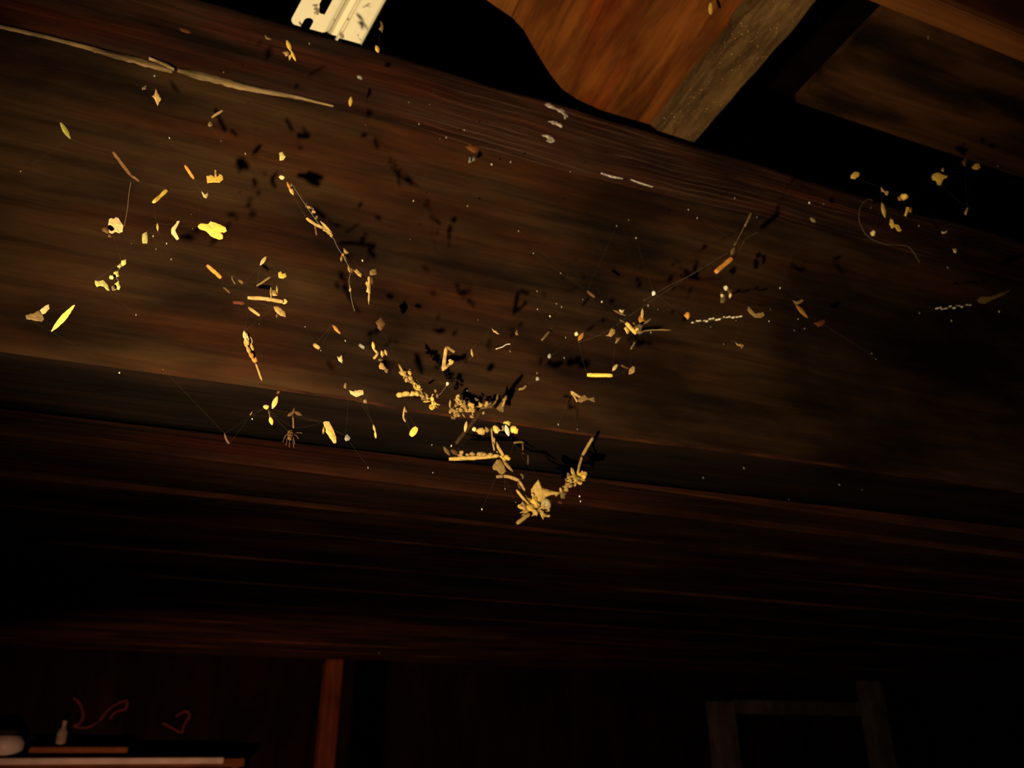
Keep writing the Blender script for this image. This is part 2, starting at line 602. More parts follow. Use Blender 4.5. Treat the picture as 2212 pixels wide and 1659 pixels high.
def patch(name, outline, mat, label=None, thick=0.0012, rings=4):
    """a thin crust lying on the beam's surface inside a pixel outline"""
    cx = sum(p[0] for p in outline) / len(outline)
    cy = sum(p[1] for p in outline) / len(outline)
    V, Fc = [], []
    m_ = len(outline)
    p0, n0 = on_beam(cx, cy, thick)
    V.append(p0)
    for r in range(1, rings + 1):
        t = r / rings
        for (x, y) in outline:
            p, q = on_beam(cx + (x - cx) * t, cy + (y - cy) * t, thick * (1 - 0.9 * t * t) + (-0.0006 if r == rings else 0.0004))
            V.append(p)
    for k in range(m_):
        k2 = (k + 1) % m_
        Fc.append((0, 1 + k, 1 + k2))
        for r in range(rings - 1):
            Fc.append((1 + r * m_ + k, 1 + (r + 1) * m_ + k, 1 + (r + 1) * m_ + k2, 1 + r * m_ + k2))
    o = mesh(name, V, Fc, mat)
    adopt(o, beam_root)
    if label:
        o['label'] = label
    return o


def blob_outline(cx, cy, rx, ry, ang, seed, n=14, jag=0.35):
    r_ = random.Random(seed)
    out = []
    ca, sa = math.cos(math.radians(ang)), math.sin(math.radians(ang))
    for k in range(n):
        th = 2 * math.pi * k / n
        q = 1 + r_.uniform(-jag, jag)
        u, v = rx * q * math.cos(th), ry * q * math.sin(th)
        out.append((cx + u * ca - v * sa, cy + u * sa + v * ca))
    return out


def strip_outline(pts, widths):
    up, dn = [], []
    for i, (x, y) in enumerate(pts):
        a, b = pts[max(0, i - 1)], pts[min(len(pts) - 1, i + 1)]
        dx, dy = b[0] - a[0], b[1] - a[1]
        l = math.hypot(dx, dy)
        nx, ny = -dy / l, dx / l
        up.append((x + nx * widths[i] / 2, y + ny * widths[i] / 2))
        dn.append((x - nx * widths[i] / 2, y - ny * widths[i] / 2))
    return up, dn


def strip_patch(name, pts, widths, mat, label=None, thick=0.002, sub=6):
    """a raised sliver that follows a line on the beam"""
    P, Wd = [], []
    for i in range(len(pts) - 1):
        for s in range(sub):
            t = s / sub
            jit = 0.9 + 0.35 * noise.noise(Vector((pts[i][0] * .1 + s * 1.7, 2.2, 0)))
            P.append((pts[i][0] * (1 - t) + pts[i + 1][0] * t, pts[i][1] * (1 - t) + pts[i + 1][1] * t))
            Wd.append((widths[i] * (1 - t) + widths[i + 1] * t) * jit)
    P.append(pts[-1])
    Wd.append(widths[-1])
    V, Fc = [], []
    cols = 5
    up, dn = strip_outline(P, Wd)
    for a, b in zip(up, dn):
        for k in range(cols):
            t = k / (cols - 1)
            off = (-0.0005 if k in (0, cols - 1) else thick * (0.7 + 0.5 * math.sin(math.pi * t)))
            p, q = on_beam(a[0] * (1 - t) + b[0] * t, a[1] * (1 - t) + b[1] * t, off)
            V.append(p)
    for i in range(len(P) - 1):
        for k in range(cols - 1):
            Fc.append((i * cols + k, (i + 1) * cols + k, (i + 1) * cols + k + 1, i * cols + k + 1))
    o = mesh(name, V, Fc, mat)
    adopt(o, beam_root)
    if label:
        o['label'] = label
    return o


strip_patch('split_edge', [(-60, 46), (20, 62), (100, 80), (190, 103), (240, 118), (300, 132), (345, 146), (372, 156)],
            [8, 10, 10, 13, 16, 19, 15, 6], 'pale_wood', 'pale split sliver along the upper arris')
strip_patch('split_edge', [(384, 152), (420, 161), (470, 173), (520, 187), (575, 198), (650, 212), (720, 230)],
            [9, 21, 22, 19, 14, 8, 3], 'pale_wood', 'pale split sliver along the upper arris')
strip_patch('split_edge', [(322, 128), (345, 138), (362, 145), (376, 153)], [3, 7, 8, 3], 'pale_wood', 'pale split sliver along the upper arris', thick=0.004)
for k, (cx, cy, rx, ry, an) in enumerate([(1188, 229, 13, 5, 25), (1212, 240, 14, 5, 30), (1222, 250, 4, 7, 0), (1196, 265, 11, 4, 12), (1210, 271, 9, 5, 30), (1189, 300, 10, 7, 15), (1180, 294, 9, 3, 10)]):
    patch('dropping_smear', blob_outline(cx, cy, rx, ry, an, k, jag=0.45), 'dropping', 'whitish bird dropping smear')
strip_patch('pale_streak', [(1298, 374), (1320, 381), (1345, 386)], [3, 7, 2], 'dropping', 'pale rubbed streak on the arris', thick=0.001)
strip_patch('pale_streak', [(1362, 388), (1385, 396), (1410, 404)], [2, 5, 2], 'dropping', 'pale rubbed streak on the arris', thick=0.001)
patch('bare_patch', blob_outline(1022, 321, 17, 9, 12, 31, jag=0.25), 'bare', 'bare orange-red scar')
patch('bare_patch', blob_outline(402, 67, 16, 4, 15, 32, jag=0.25), 'bare', 'bare orange-red scar')
# reddish lower arris
strip_patch('lower_edge', [(560, 830), (640, 846), (760, 862), (850, 880), (960, 896), (1060, 908), (1150, 920), (1250, 936), (1400, 954), (1550, 972), (1700, 990), (1850, 1012), (2000, 1034), (2180, 1060)],
            [4, 7, 8, 11, 9, 6, 9, 8, 9, 7, 9, 8, 7, 4], 'arris', 'reddish worn lower arris', thick=0.001)

# ------------------------------------------------------------------ timbers lying over the beam
pl = [(1340, 256), (1290, 234), (1246, 214), (1214, 192), (1190, 162), (1168, 128), (1150, 98), (1132, 66), (1105, 36), (1070, 8), (1030, -30), (1000, -90)]
pts2 = [hit(x, y, 2, 2.952) for x, y in pl]
pts2 = [Vector((p.x, p.y, 0)) for p in pts2]
XP = 0.845
# run the board on over the beam (in the beam's shadow) and back over the viewer's head
outline = [Vector((XP, YF + 0.02, 0))] + [Vector((XP, 1.295, 0))] + [Vector((pts2[0].x, 1.295, 0))] + pts2[1:] + [Vector((pts2[-1].x + 0.02, YF + 0.02, 0))]
V, Fc = [], []
nn = len(outline)
for z in (2.952, 2.985):
    V += [Vector((p.x, p.y, z)) for p in outline]
Fc.append(tuple(range(nn)))
Fc.append(tuple(nn + k for k in range(nn))[::-1])
for k in range(nn):
    k2 = (k + 1) % nn
    Fc.append((k, k2, nn + k2, nn + k))
o = mesh('plank', V, Fc, 'plank', smooth=False)
tag(centre(o), 'wide red-brown plank with a curved left edge lying over the beam', 'plank')

V, Fc = [], []
pc = [hit(x, y, 2, 2.944) for x, y in ((1105, 37), (1123, -4), (1150, -60), (960, -60), (1040, -8), (1068, 12))]
for z in (2.944, 2.9515):
    V += [Vector((p.x, p.y, z)) for p in pc]
Fc = [tuple(range(6)), tuple(6 + k for k in range(6))[::-1]] + [(k, (k + 1) % 6, 6 + (k + 1) % 6, 6 + k) for k in range(6)]
o = mesh('plank', V, Fc, 'plank_pale', smooth=False)
tag(centre(o), 'small bright orange piece of board at the upper left edge of the red-brown plank', 'plank')

V, Fc = [], []
ys = [YF + 0.02 + 0.3 * i for i in range(10)] + [0.43 + 0.02 * i for i in range(44)]
for y in ys:
    wl = 0.840 + 0.004 * noise.noise(Vector((y * 9, 0, 1))) - (0.006 if 0.86 < y < 0.92 else 0)
    wr = 0.943 + 0.006 * noise.noise(Vector((y * 12, 4, 1)))
    zb = 2.906 + 0.002 * noise.noise(Vector((y * 7, 2, 2)))
    for (x, z) in ((wl, 2.950), (wl, zb + 0.003), (wl + 0.004, zb), (wl + 0.035, zb), (wl + 0.07, zb), (wr - 0.004, zb), (wr, zb + 0.003), (wr, 2.950)):
        V.append(Vector((x, y, z)))
for i in range(len(ys) - 1):
    for k in range(8):
        k2 = (k + 1) % 8
        Fc.append((i * 8 + k, (i + 1) * 8 + k, (i + 1) * 8 + k2, i * 8 + k2))
Fc += [tuple(range(8)), tuple((len(ys) - 1) * 8 + k for k in range(8))[::-1]]
o = mesh('batten', V, Fc, 'batten', smooth=False)
tag(centre(o), 'dusty grey-brown batten along the right edge of the red-brown plank', 'batten')

c0 = hit(1720, 220, 2, 3.02)
c1 = hit(2070, 340, 2, 3.02)
e0 = hit(1905, 22, 2, 3.02)
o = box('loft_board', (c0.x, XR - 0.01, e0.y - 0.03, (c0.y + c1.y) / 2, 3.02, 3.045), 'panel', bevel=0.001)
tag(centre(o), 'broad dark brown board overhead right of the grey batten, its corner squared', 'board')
a0, a1 = hit(1890, 14, 2, 2.99), hit(2212, 130, 2, 2.99)
b0, b1 = hit(2033, 0, 2, 2.99), hit(2212, 86, 2, 2.99)
o = box('loft_board', (1.06, XR - 0.01, (b0.y + b1.y) / 2, (a0.y + a1.y) / 2, 2.99, 3.018), 'panel_bright', bevel=0.003)
tag(centre(o), 'narrow bright brown board overhead in the top right corner', 'board')
o = box('loft_board', (1.06, XR - 0.01, 0.42, (b0.y + b1.y) / 2 - 0.006, 3.0, 3.03), 'panel_red', bevel=0.003)
tag(centre(o), 'blackish red board beyond the bright brown one, at the very corner', 'board')

# ------------------------------------------------------------------ the cream metal rail standing on the beam
YR = 1.176
bl, br = hit(624, 52, 1, YR), hit(785, 97, 1, YR)
ac = (br - bl)
# it leans forward off the beam, towards the viewer
pn = ac.cross(Vector((0, -1.0, 1.25))).normalized()
rr_ = ray(838, 0)
al = (EYE + rr_ * ((br - EYE).dot(pn) / rr_.dot(pn)) - br).normalized()
wid = ac.length
ac.normalize()
nr = al.cross(ac).normalized()
if nr.y > 0:
    nr = -nr                    # towards the viewer
LEN = 0.55
rail = empty('slotted_rail', (bl + br) / 2, 'cream painted metal rail with slots, chipped, standing on the beam', 'rail')


def rp(a, b, n):
    return bl + ac * (a * wid) + al * b + nr * n


def rail_sheet(name, prof, parent, thick=0.0022, y0=0.0, y1=LEN):
    """a bent sheet: prof = (across 0..1, out) swept along the rail"""
    V, Fc = [], []
    m_ = len(prof)
    for b in (y0, y1):
        for s in (0, 1):
            for (a, q) in prof:
                V.append(rp(a, b, q - s * thick))
    for k in range(m_ - 1):
        Fc.append((k, k + 1, 2 * m_ + k + 1, 2 * m_ + k))
        Fc.append((m_ + k, 3 * m_ + k, 3 * m_ + k + 1, m_ + k + 1))
        Fc.append((k, m_ + k, m_ + k + 1, k + 1))
        Fc.append((2 * m_ + k, 2 * m_ + k + 1, 3 * m_ + k + 1, 3 * m_ + k))
    Fc.append((0, 2 * m_, 3 * m_, m_))
    Fc.append((m_ - 1, 2 * m_ - 1, 4 * m_ - 1, 3 * m_ - 1))
    o = mesh(name, V, Fc, 'rail', smooth=False)
    return adopt(o, parent)


# left leaf, a plate with a half-round notch at its foot and a long slot above, built as a grid with holes
def plate_with_holes(parent):
    a0, a1 = 0.0, 0.50
    na, nb = 60, 200
    LB = 0.22
    cells = {}
    V, Fc = [], []

    def inside(a, b):
        # rounded outer foot corners
        W_ = wid
        x = a * W_
        if b < 0.012:
            for cx, sg in ((0.012, -1), (a1 * W_ - 0.012, 1)):
                if (x - cx) * sg > 0 and math.hypot(x - cx, b - 0.012) > 0.012:
                    return False
        if abs(x - 0.208 * W_) < 0.0085 and b < 0.012:
            return False
        if math.hypot(x - 0.208 * W_, b - 0.012) < 0.0085:
            return False
        # slot
        cx = 0.285 * W_
        t = 0.0085 if b > 0.050 else max(0.0, 0.0085 * (b - 0.034) / 0.016)
        if 0.034 < b < 0.150 and -t < x - cx < 0.0095:
            return False
        return True
    idx = {}

    def vid(i, j, s):
        if (i, j, s) not in idx:
            a = a0 + (a1 - a0) * i / na
            b = LB * j / nb
            lip = 0.004 * math.exp(-((a - a1) / 0.03) ** 2)
            idx[(i, j, s)] = len(V)
            V.append(rp(a, b, 0.012 - lip - s * 0.0022))
        return idx[(i, j, s)]
    keep = [[inside(a0 + (a1 - a0) * (i + .5) / na, LB * (j + .5) / nb) for j in range(nb)] for i in range(na)]
    for i in range(na):
        for j in range(nb):
            if not keep[i][j]:
                continue
            Fc.append((vid(i, j, 0), vid(i + 1, j, 0), vid(i + 1, j + 1, 0), vid(i, j + 1, 0)))
            Fc.append((vid(i, j, 1), vid(i, j + 1, 1), vid(i + 1, j + 1, 1), vid(i + 1, j, 1)))
            for (di, dj, e) in ((-1, 0, ((i, j), (i, j + 1))), (1, 0, ((i + 1, j), (i + 1, j + 1))), (0, -1, ((i, j), (i + 1, j))), (0, 1, ((i, j + 1), (i + 1, j + 1)))):
                ii, jj = i + di, j + dj
                if not (0 <= ii < na and 0 <= jj < nb and keep[ii][jj]):
                    p, q = e
                    Fc.append((vid(*p, 0), vid(*q, 0), vid(*q, 1), vid(*p, 1)))
    o = mesh('slotted_leaf', V, Fc, 'rail', smooth=False)
    return adopt(o, parent)


plate_with_holes(rail)
rail_sheet('channel', [(0.49, 0.006), (0.545, -0.006), (0.56, -0.008), (0.66, -0.007)], rail, y0=0.004)
rail_sheet('rib', [(0.625, -0.006), (0.645, 0.004), (0.665, 0.004), (0.68, -0.006)], rail, y0=-0.006)
rail_sheet('outer_leaf', [(0.67, -0.002), (0.69, 0.002), (0.80, 0.003), (0.94, 0.002), (0.972, -0.001), (0.99, -0.010), (1.0, -0.022)], rail, y0=0.0)

# ------------------------------------------------------------------ things far back under the ceiling
o = box('post', (0.775, 0.868, 4.84, 4.98, 0.0, ZC + 0.008), 'post', bevel=0.006)
tag(centre(o, Vector((0.82, 4.91, 0))), 'reddish wooden post standing under the far edge of the boards', 'post')

fr = empty('door_frame', (4.4, 5.4, 0), 'dim grey wooden door frame on the far wall at lower right', 'door frame')
for nm, b in (('jamb', (3.70, 3.865, 5.30, 5.44, 0.0, 1.93)), ('lintel', (3.868, 5.05, 5.31, 5.44, 1.845, 1.945)),):
    v = box(nm, b, 'frame', bevel=0.006)
    adopt(v, fr)
o = box('post', (5.02, 5.17, 5.15, 5.29, 0.0, 2.10), 'frame', bevel=0.01, cuts=0)
tag(centre(o, Vector((5.1, 5.2, 0))), 'dim brown post just right of the grey door frame', 'post')
# the dark door leaf filling the frame
tag(box('door_1', (3.868, 5.05, 5.40, 5.449, 0.0, 1.843), 'wall', bevel=0.004), kind='structure')

# shelf with clutter at lower left
sh = empty('shelf', (-0.6, 5.3, 1.54), 'wooden shelf with a worn white front edge in the lower left corner', 'shelf')
adopt(box('shelf_board', (-1.9, 0.42, 5.20, 5.44, 1.515, 1.558), 'shelf', bevel=0.003), sh)
v = adopt(box('front_edge', (-1.9, 0.305, 5.182, 5.199, 1.532, 1.562), 'white_edge', bevel=0.003), sh)
v['label'] = 'worn white front edge'
for x in (-1.5, 0.36):
    adopt(box('bracket', (x, x + 0.035, 5.25, 5.44, 1.30, 1.514), 'shelf', bevel=0.003), sh)
o = box('box', (-0.68, -0.20, 5.26, 5.42, 1.559, 1.615), 'cardboard', bevel=0.004)
tag(centre(o, Vector((-0.45, 5.33, 1.559))), 'low orange-brown box lying on the white-edged shelf', 'box')
o = revolve('bowl', [(0.035, 0.0), (0.06, 0.01), (0.088, 0.045), (0.09, 0.075), (0.075, 0.11), (0.045, 0.114), (0.005, 0.115)], (-0.80, 5.29, 1.559), 'ceramic')
jar_lid = revolve('lid', [(0.050, 0.1155), (0.056, 0.118), (0.056, 0.134), (0.048, 0.140), (0.004, 0.142)], (-0.80, 5.29, 1.559), 'dark')
tag(centre(o, Vector((-0.80, 5.29, 1.559))), 'rounded whitish jar at the left end of the shelf', 'jar')
adopt(jar_lid, o)
o = revolve('bottle', [(0.024, 0.0), (0.026, 0.01), (0.026, 0.07), (0.018, 0.09), (0.010, 0.10), (0.010, 0.118), (0.013, 0.12), (0.013, 0.132), (0.002, 0.134)],
            (-0.545, 5.33, 1.616), 'bottle')
tag(centre(o, Vector((-0.545, 5.33, 1.616))), 'small greyish bottle standing on the low box', 'bottle')
for pxs, lb in (([(158, 1508), (170, 1516), (178, 1532), (180, 1548), (172, 1562), (160, 1568), (185, 1572), (212, 1560)], 'red cord in a hook-shaped loop on the wall above the low box'),
                ([(214, 1558), (228, 1540), (240, 1528), (262, 1516), (274, 1514), (272, 1530), (250, 1538), (238, 1552)], 'dull red cord bunched on the wall right of the hook-shaped one'),
                ([(352, 1562), (372, 1572), (392, 1582), (398, 1566), (410, 1546), (400, 1536), (380, 1548)], 'dim red cord tangle on the wall above the shelf end')):
    P = [hit(x, y, 1, 5.425) for x, y in pxs]
    pts = []
    for i in range(len(P) - 1):
        p0, p1, p2, p3 = P[max(0, i - 1)], P[i], P[i + 1], P[min(len(P) - 1, i + 2)]
        for k in range(6):
            t = k / 6
            pts.append(0.5 * (2 * p1 + (p2 - p0) * t + (2 * p0 - 5 * p1 + 4 * p2 - p3) * t * t + (3 * p1 - p0 - 3 * p2 + p3) * t ** 3))
    pts.append(P[-1])
    vv, ff = tube_geo(pts, [0.007 + 0.004 * noise.noise(p * 9) for p in pts], sides=8)
    o = mesh('cord', vv, ff, 'redcord')
    tag(centre(o), lb, 'cord')

# ------------------------------------------------------------------ debris caught in the web
SEED = [100]
DEFQ = 0.775


def W(x, y, q):
    p = hit(x, y, 1, D)
    return EYE + (p - EYE) * q


def rq(q, amp=0.012):
    amp = min(amp, max(0.001, (0.99 - q) * .4))
    SEED[0] += 1
    return q + random.Random(SEED[0]).uniform(-amp, amp)


def g_straw(x0, y0, x1, y1, wpx, q, bend=0.0, taper=0.75, flat=0.55):
    SEED[0] += 1
    r_ = random.Random(SEED[0])
    L = math.hypot(x1 - x0, y1 - y0)
    nx, ny = -(y1 - y0) / L, (x1 - x0) / L
    n = max(4, int(L / 6))
    dq = r_.uniform(-1, 1) * min(0.012, L * 0.00025)
    P, Rr = [], []
    for i in range(n + 1):
        t = i / n
        b = bend * math.sin(math.pi * t) + r_.uniform(-.4, .4)
        p = W(x0 + (x1 - x0) * t + nx * b, y0 + (y1 - y0) * t + ny * b, q + dq * (t - .5))
        P.append(p)
        k = 1.0
        if t < 0.12:
            k = taper + (1 - taper) * t / 0.12
        if t > 0.88:
            k = taper + (1 - taper) * (1 - t) / 0.12
        Rr.append(scale_at(p) * wpx / 2 * k * (1 + r_.uniform(-.08, .08)))
    return tube_geo(P, Rr, flat=flat, sides=8)


def g_poly(pts, q, thick=1.6, rough=0.7, bulge=1.0):
    """a thin curled scrap with a pixel outline"""
    SEED[0] += 1
    r_ = random.Random(SEED[0])
    # refine the outline
    O = []
    n = len(pts)
    for i in range(n):
        a, b = pts[i], pts[(i + 1) % n]
        L = math.hypot(b[0] - a[0], b[1] - a[1])
        s = max(1, int(L / 4))
        for k in range(s):
            t = k / s
            j = 0 if k == 0 else rough
            O.append((a[0] + (b[0] - a[0]) * t + r_.uniform(-j, j), a[1] + (b[1] - a[1]) * t + r_.uniform(-j, j)))
    m_ = len(O)
    cx, cy = sum(p[0] for p in O) / m_, sum(p[1] for p in O) / m_
    sc = scale_at(W(cx, cy, q)) / (D * 1.2)
    tx, ty = r_.uniform(-.3, .3), r_.uniform(-.3, .3)

    def P(x, y, d):
        return W(x, y, q + (d + tx * (x - cx) + ty * (y - cy)) * sc)
    V, Fc = [], []
    rings = 3
    for s in (0, 1):
        V.append(P(cx, cy, -bulge - (thick / 2 if s == 0 else -thick / 2)))
        for r in range(1, rings + 1):
            t = r / rings
            for (x, y) in O:
                h = (thick / 2) * (1 - 0.85 * t ** 3)
                V.append(P(cx + (x - cx) * t, cy + (y - cy) * t, -bulge * (1 - t * t) + (-h if s == 0 else h) + (r_.uniform(-.5, .5) if t < 1 else 0)))
    half = 1 + rings * m_
    for s in (0, 1):
        o = s * half
        for k in range(m_):
            k2 = (k + 1) % m_
            Fc.append((o, o + 1 + k, o + 1 + k2))
            for r in range(rings - 1):
                Fc.append((o + 1 + r * m_ + k, o + 1 + (r + 1) * m_ + k, o + 1 + (r + 1) * m_ + k2, o + 1 + r * m_ + k2))
    e = 1 + (rings - 1) * m_
    for k in range(m_):
        k2 = (k + 1) % m_
        Fc.append((e + k, half + e + k, half + e + k2, e + k2))
    return V, Fc


def g_leaf(x0, y0, x1, y1, wpx, q, point=0.9):
    L = math.hypot(x1 - x0, y1 - y0)
    ux, uy = (x1 - x0) / L, (y1 - y0) / L
    up, dn = [], []
    for i in range(9):
        t = i / 8
        h = wpx / 2 * math.sin(math.pi * (0.04 + 0.92 * t)) ** point
        up.append((x0 + ux * L * t - uy * h, y0 + uy * L * t + ux * h))
        dn.append((x0 + ux * L * t + uy * h, y0 + uy * L * t - ux * h))
    return g_poly(up + dn[::-1], q, thick=1.5, rough=min(0.8, wpx * 0.09), bulge=0.9)


def g_blob(cx, cy, rx, ry, ang, q, jag=0.42, seed=0):
    SEED[0] += 1
    return g_poly(blob_outline(cx, cy, rx, ry, ang, SEED[0] + seed, n=9, jag=jag), q, thick=min(rx, ry) * 0.45, rough=min(0.8, ry * .12), bulge=min(rx, ry) * 0.3)


def g_seed(cx, cy, rx, ry, ang, q, jag=0.25):
    SEED[0] += 1
    r_ = random.Random(SEED[0])
    c = W(cx, cy, q)
    s = scale_at(c)
    ca, sa = math.cos(math.radians(ang)), math.sin(math.radians(ang))
    dz = Vector((r_.random() * 9, r_.random() * 9, r_.random() * 9))
    V, Fc = [], []
    nu, nv = 10, 7
    for j in range(1, nv):
        ph = math.pi * j / nv
        for i in range(nu):
            th = 2 * math.pi * i / nu
            u, v, d = math.cos(ph), math.sin(ph) * math.cos(th), math.sin(ph) * math.sin(th)
            k = 1 + jag * 2 * noise.noise(Vector((u, v, d)) * 1.6 + dz)
            u, v, d = u * rx * k, v * ry * k, d * ry * k
            V.append(c + RT * ((u * ca - v * sa) * s) + UP * (-(u * sa + v * ca) * s) + FW * (d * s))
    top = len(V)
    for e in (1, -1):
        V.append(c + RT * (e * rx * ca * s) - UP * (e * rx * sa * s))
    for j in range(nv - 2):
        for i in range(nu):
            i2 = (i + 1) % nu
            Fc.append((j * nu + i, j * nu + i2, (j + 1) * nu + i2, (j + 1) * nu + i))
    for i in range(nu):
        i2 = (i + 1) % nu
        Fc.append((top, i2, i))
        Fc.append((top + 1, (nv - 2) * nu + i, (nv - 2) * nu + i2))
    return V, Fc


def g_thread(pts, q, rpx, sub=7, dq=0.0):
    """a fine strand through pixel points (Catmull-Rom)"""
    P = []
    n = len(pts)
    for i in range(n - 1):
        p0, p1, p2, p3 = pts[max(0, i - 1)], pts[i], pts[i + 1], pts[min(n - 1, i + 2)]
        for k in range(sub):
            t = k / sub
            c = [0.5 * ((2 * p1[a]) + (-p0[a] + p2[a]) * t + (2 * p0[a] - 5 * p1[a] + 4 * p2[a] - p3[a]) * t * t + (-p0[a] + 3 * p1[a] - 3 * p2[a] + p3[a]) * t ** 3) for a in (0, 1)]
            P.append((c[0], c[1], (i + t) / (n - 1)))
    P.append((pts[-1][0], pts[-1][1], 1.0))
    P3 = [W(x, y, q + dq * t) for x, y, t in P]
    return tube_geo(P3, [scale_at(p) * rpx * 0.62 for p in P3], sides=4)


GEN = {'straw': g_straw, 'poly': g_poly, 'leaf': g_leaf, 'blob': g_blob, 'seed': g_seed, 'thread': g_thread}
NAME = {'straw': 'straw_stalk', 'poly': 'chaff_flake', 'leaf': 'leaf_scrap', 'blob': 'chaff_flake', 'seed': 'seed', 'thread': 'web_thread'}
CAT = {'straw': 'straw', 'poly': 'chaff', 'leaf': 'leaf', 'blob': 'chaff', 'seed': 'seed', 'thread': 'cobweb'}


def build(kind, args, mat, q, name, **kw):
    a = list(args)
    if kind == 'straw':
        v, f = g_straw(*a[:5], q, **kw)
    elif kind == 'poly':
        v, f = g_poly(a[0], q, **kw)
    elif kind == 'leaf':
        v, f = g_leaf(*a[:5], q, **kw)
    elif kind == 'blob':
        v, f = g_blob(*a[:5], q, **kw)
    elif kind == 'seed':
        v, f = g_seed(*a[:5], q, **kw)
    else:
        v, f = g_thread(a[0], q, a[1], **kw)
    return mesh(name, v, f, mat, smooth=kind in ('straw', 'seed', 'thread'))


ANCHORS = []                       # pixel positions and depths for the cobweb


def bit(kind, args, mat, label, q=None, name=None, cat=None, group=None, **kw):
    q = rq(DEFQ if q is None else q)
    o = build(kind, args, mat, q, name or NAME[kind], **kw)
    if q < 0.93 and kind != 'thread' and name != 'dust_speck':
        if kind in ('straw', 'leaf'):
            ANCHORS.append((args[0], args[1], q))
            ANCHORS.append((args[2], args[3], q))
        elif kind == 'poly':
            ANCHORS.append((args[0][0][0], args[0][0][1], q))
        else:
            ANCHORS.append((args[0], args[1], q))
    return tag(centre(o), label, cat or CAT[kind], group)


def clump(name, label, cat, parts, q=None):
    """parts: (part name, kind, args, material[, kwargs])"""
    q = rq(DEFQ if q is None else q)
    first = parts[0]
    a = first[2]
    pos = (a[0][0] if isinstance(a[0], (list, tuple)) else (a[0], a[1]))
    root = empty(name, W(pos[0], pos[1], q), label, cat)
    for p in parts:
        kw = p[4] if len(p) > 4 else {}
        SEED[0] += 1
        o = build(p[1], p[2], p[3], q + random.Random(SEED[0]).uniform(-.006, .006), p[0], **kw)
        adopt(o, root)
    ANCHORS.append((pos[0], pos[1], q))
    return root


def crumbs(path, n, spread, size, mats, seed):
    """little flakes and slivers scattered along a pixel path"""
    r_ = random.Random(seed)
    out = []
    seg = [math.hypot(path[i + 1][0] - path[i][0], path[i + 1][1] - path[i][1]) for i in range(len(path) - 1)]
    tot = sum(seg)
    for k in range(n):
        s = (k + r_.random()) / n * tot
        i = 0
        while i < len(seg) - 1 and s > seg[i]:
            s -= seg[i]
            i += 1
        t = s / seg[i]
        x = path[i][0] + (path[i + 1][0] - path[i][0]) * t + r_.gauss(0, spread * .5)
        y = path[i][1] + (path[i + 1][1] - path[i][1]) * t + r_.gauss(0, spread * .5)
        dirn = math.degrees(math.atan2(path[i + 1][1] - path[i][1], path[i + 1][0] - path[i][0]))
        z = r_.uniform(*size)
        m_ = r_.choice(mats)
        c = r_.random()
        if c < .45:
            out.append(('flake', 'blob', (x, y, z, z * r_.uniform(.45, .8), dirn + r_.uniform(-60, 60)), m_))
        elif c < .75:
            an = math.radians(dirn + r_.uniform(-70, 70))
            L = z * 1.6
            out.append(('sliver', 'leaf', (x - L * math.cos(an), y - L * math.sin(an), x + L * math.cos(an), y + L * math.sin(an), z * .8), m_))
        else:
            out.append(('seed', 'seed', (x, y, z * .9, z * .6, dirn + r_.uniform(-60, 60)), m_))
    return out


# ---- upper left
bit('leaf', (130, 264, 152, 300, 11), 'green', 'green leaf sliver hanging near the left edge, high on the beam')
bit('straw', (244, 328, 282, 378, 8), 'brown', 'brown bent stalk left of the yellow winged chaff, upper left')
bit('straw', (282, 378, 301, 391, 6), 'brown', 'short brown tail at the lower end of the brown bent stalk', name='straw_stalk')
bit('poly', ([(336, 192), (343, 205), (348, 213), (340, 229), (334, 214), (328, 208), (334, 204)],), 'tan', 'small tan scrap just below the pale split edge at upper left')
bit('blob', (311, 190, 6, 4, -40), 'dull', 'dim little scrap left of the tan one, under the pale edge')
bit('straw', (457, 254, 481, 238, 6), 'dull', 'dull slanting stalk under the pale split edge')
bit('blob', (454, 270, 4, 6, 10), 'dull', 'dim scrap hanging below the dull slanting stalk', q=.8)
bit('straw', (399, 357, 419, 386, 7), 'orange', 'short orange stalk left of the yellow T-shaped chaff', taper=.6)
clump('chaff_flake', 'yellow T-shaped chaff with an upright stem, upper left', 'chaff',
      [('flake', 'poly', ([(446, 380), (456, 378), (463, 382), (472, 376), (480, 379), (482, 388), (474, 395), (460, 394), (448, 396)],), 'yellow'),
       ('stem', 'straw', (465, 365, 466, 382, 5), 'tan')])
bit('straw', (331, 438, 363, 408, 10), 'yellow', 'plain yellow stalk pointing up right, below the T-shaped chaff', taper=.5)
bit('poly', ([(435, 413), (441, 417), (444, 422), (448, 416), (450, 420), (446, 429), (439, 426)],), 'pale', 'small pale V-shaped flake above the forked yellow leaf')
bit('straw', (573, 75, 586, 84, 4), 'dull', 'dim hooked husk at the foot of the cream rail, on its left', q=.93, bend=4)
clump('chaff_flake', 'three-pronged yellow chaff just below the cream rail', 'chaff',
      [('prong', 'leaf', (619, 87, 628, 110, 9), 'yellow'), ('prong', 'leaf', (628, 108, 639, 132, 6), 'yellow'),
       ('prong', 'leaf', (629, 110, 625, 130, 6), 'straw'), ('husk', 'blob', (619, 115, 7, 6, 30), 'tan')], q=.82)
bit('poly', ([(821, 44), (826, 50), (828, 58), (826, 72), (823, 66), (818, 63), (823, 55)],), 'dull', 'dull brown flake dangling beside the cream rail', q=.88)
bit('leaf', (812, 98, 818, 114, 9), 'yellow', 'yellow seed husk at the right foot of the cream rail', q=.9)
bit('seed', (777, 167, 6, 4, 30), 'grey', 'greyish double speck on the weathered upper part of the beam', q=.95)
bit('leaf', (758, 209, 756, 230, 8), 'yellow', 'yellow splinter standing by its own shadow on the upper arris', q=.965)
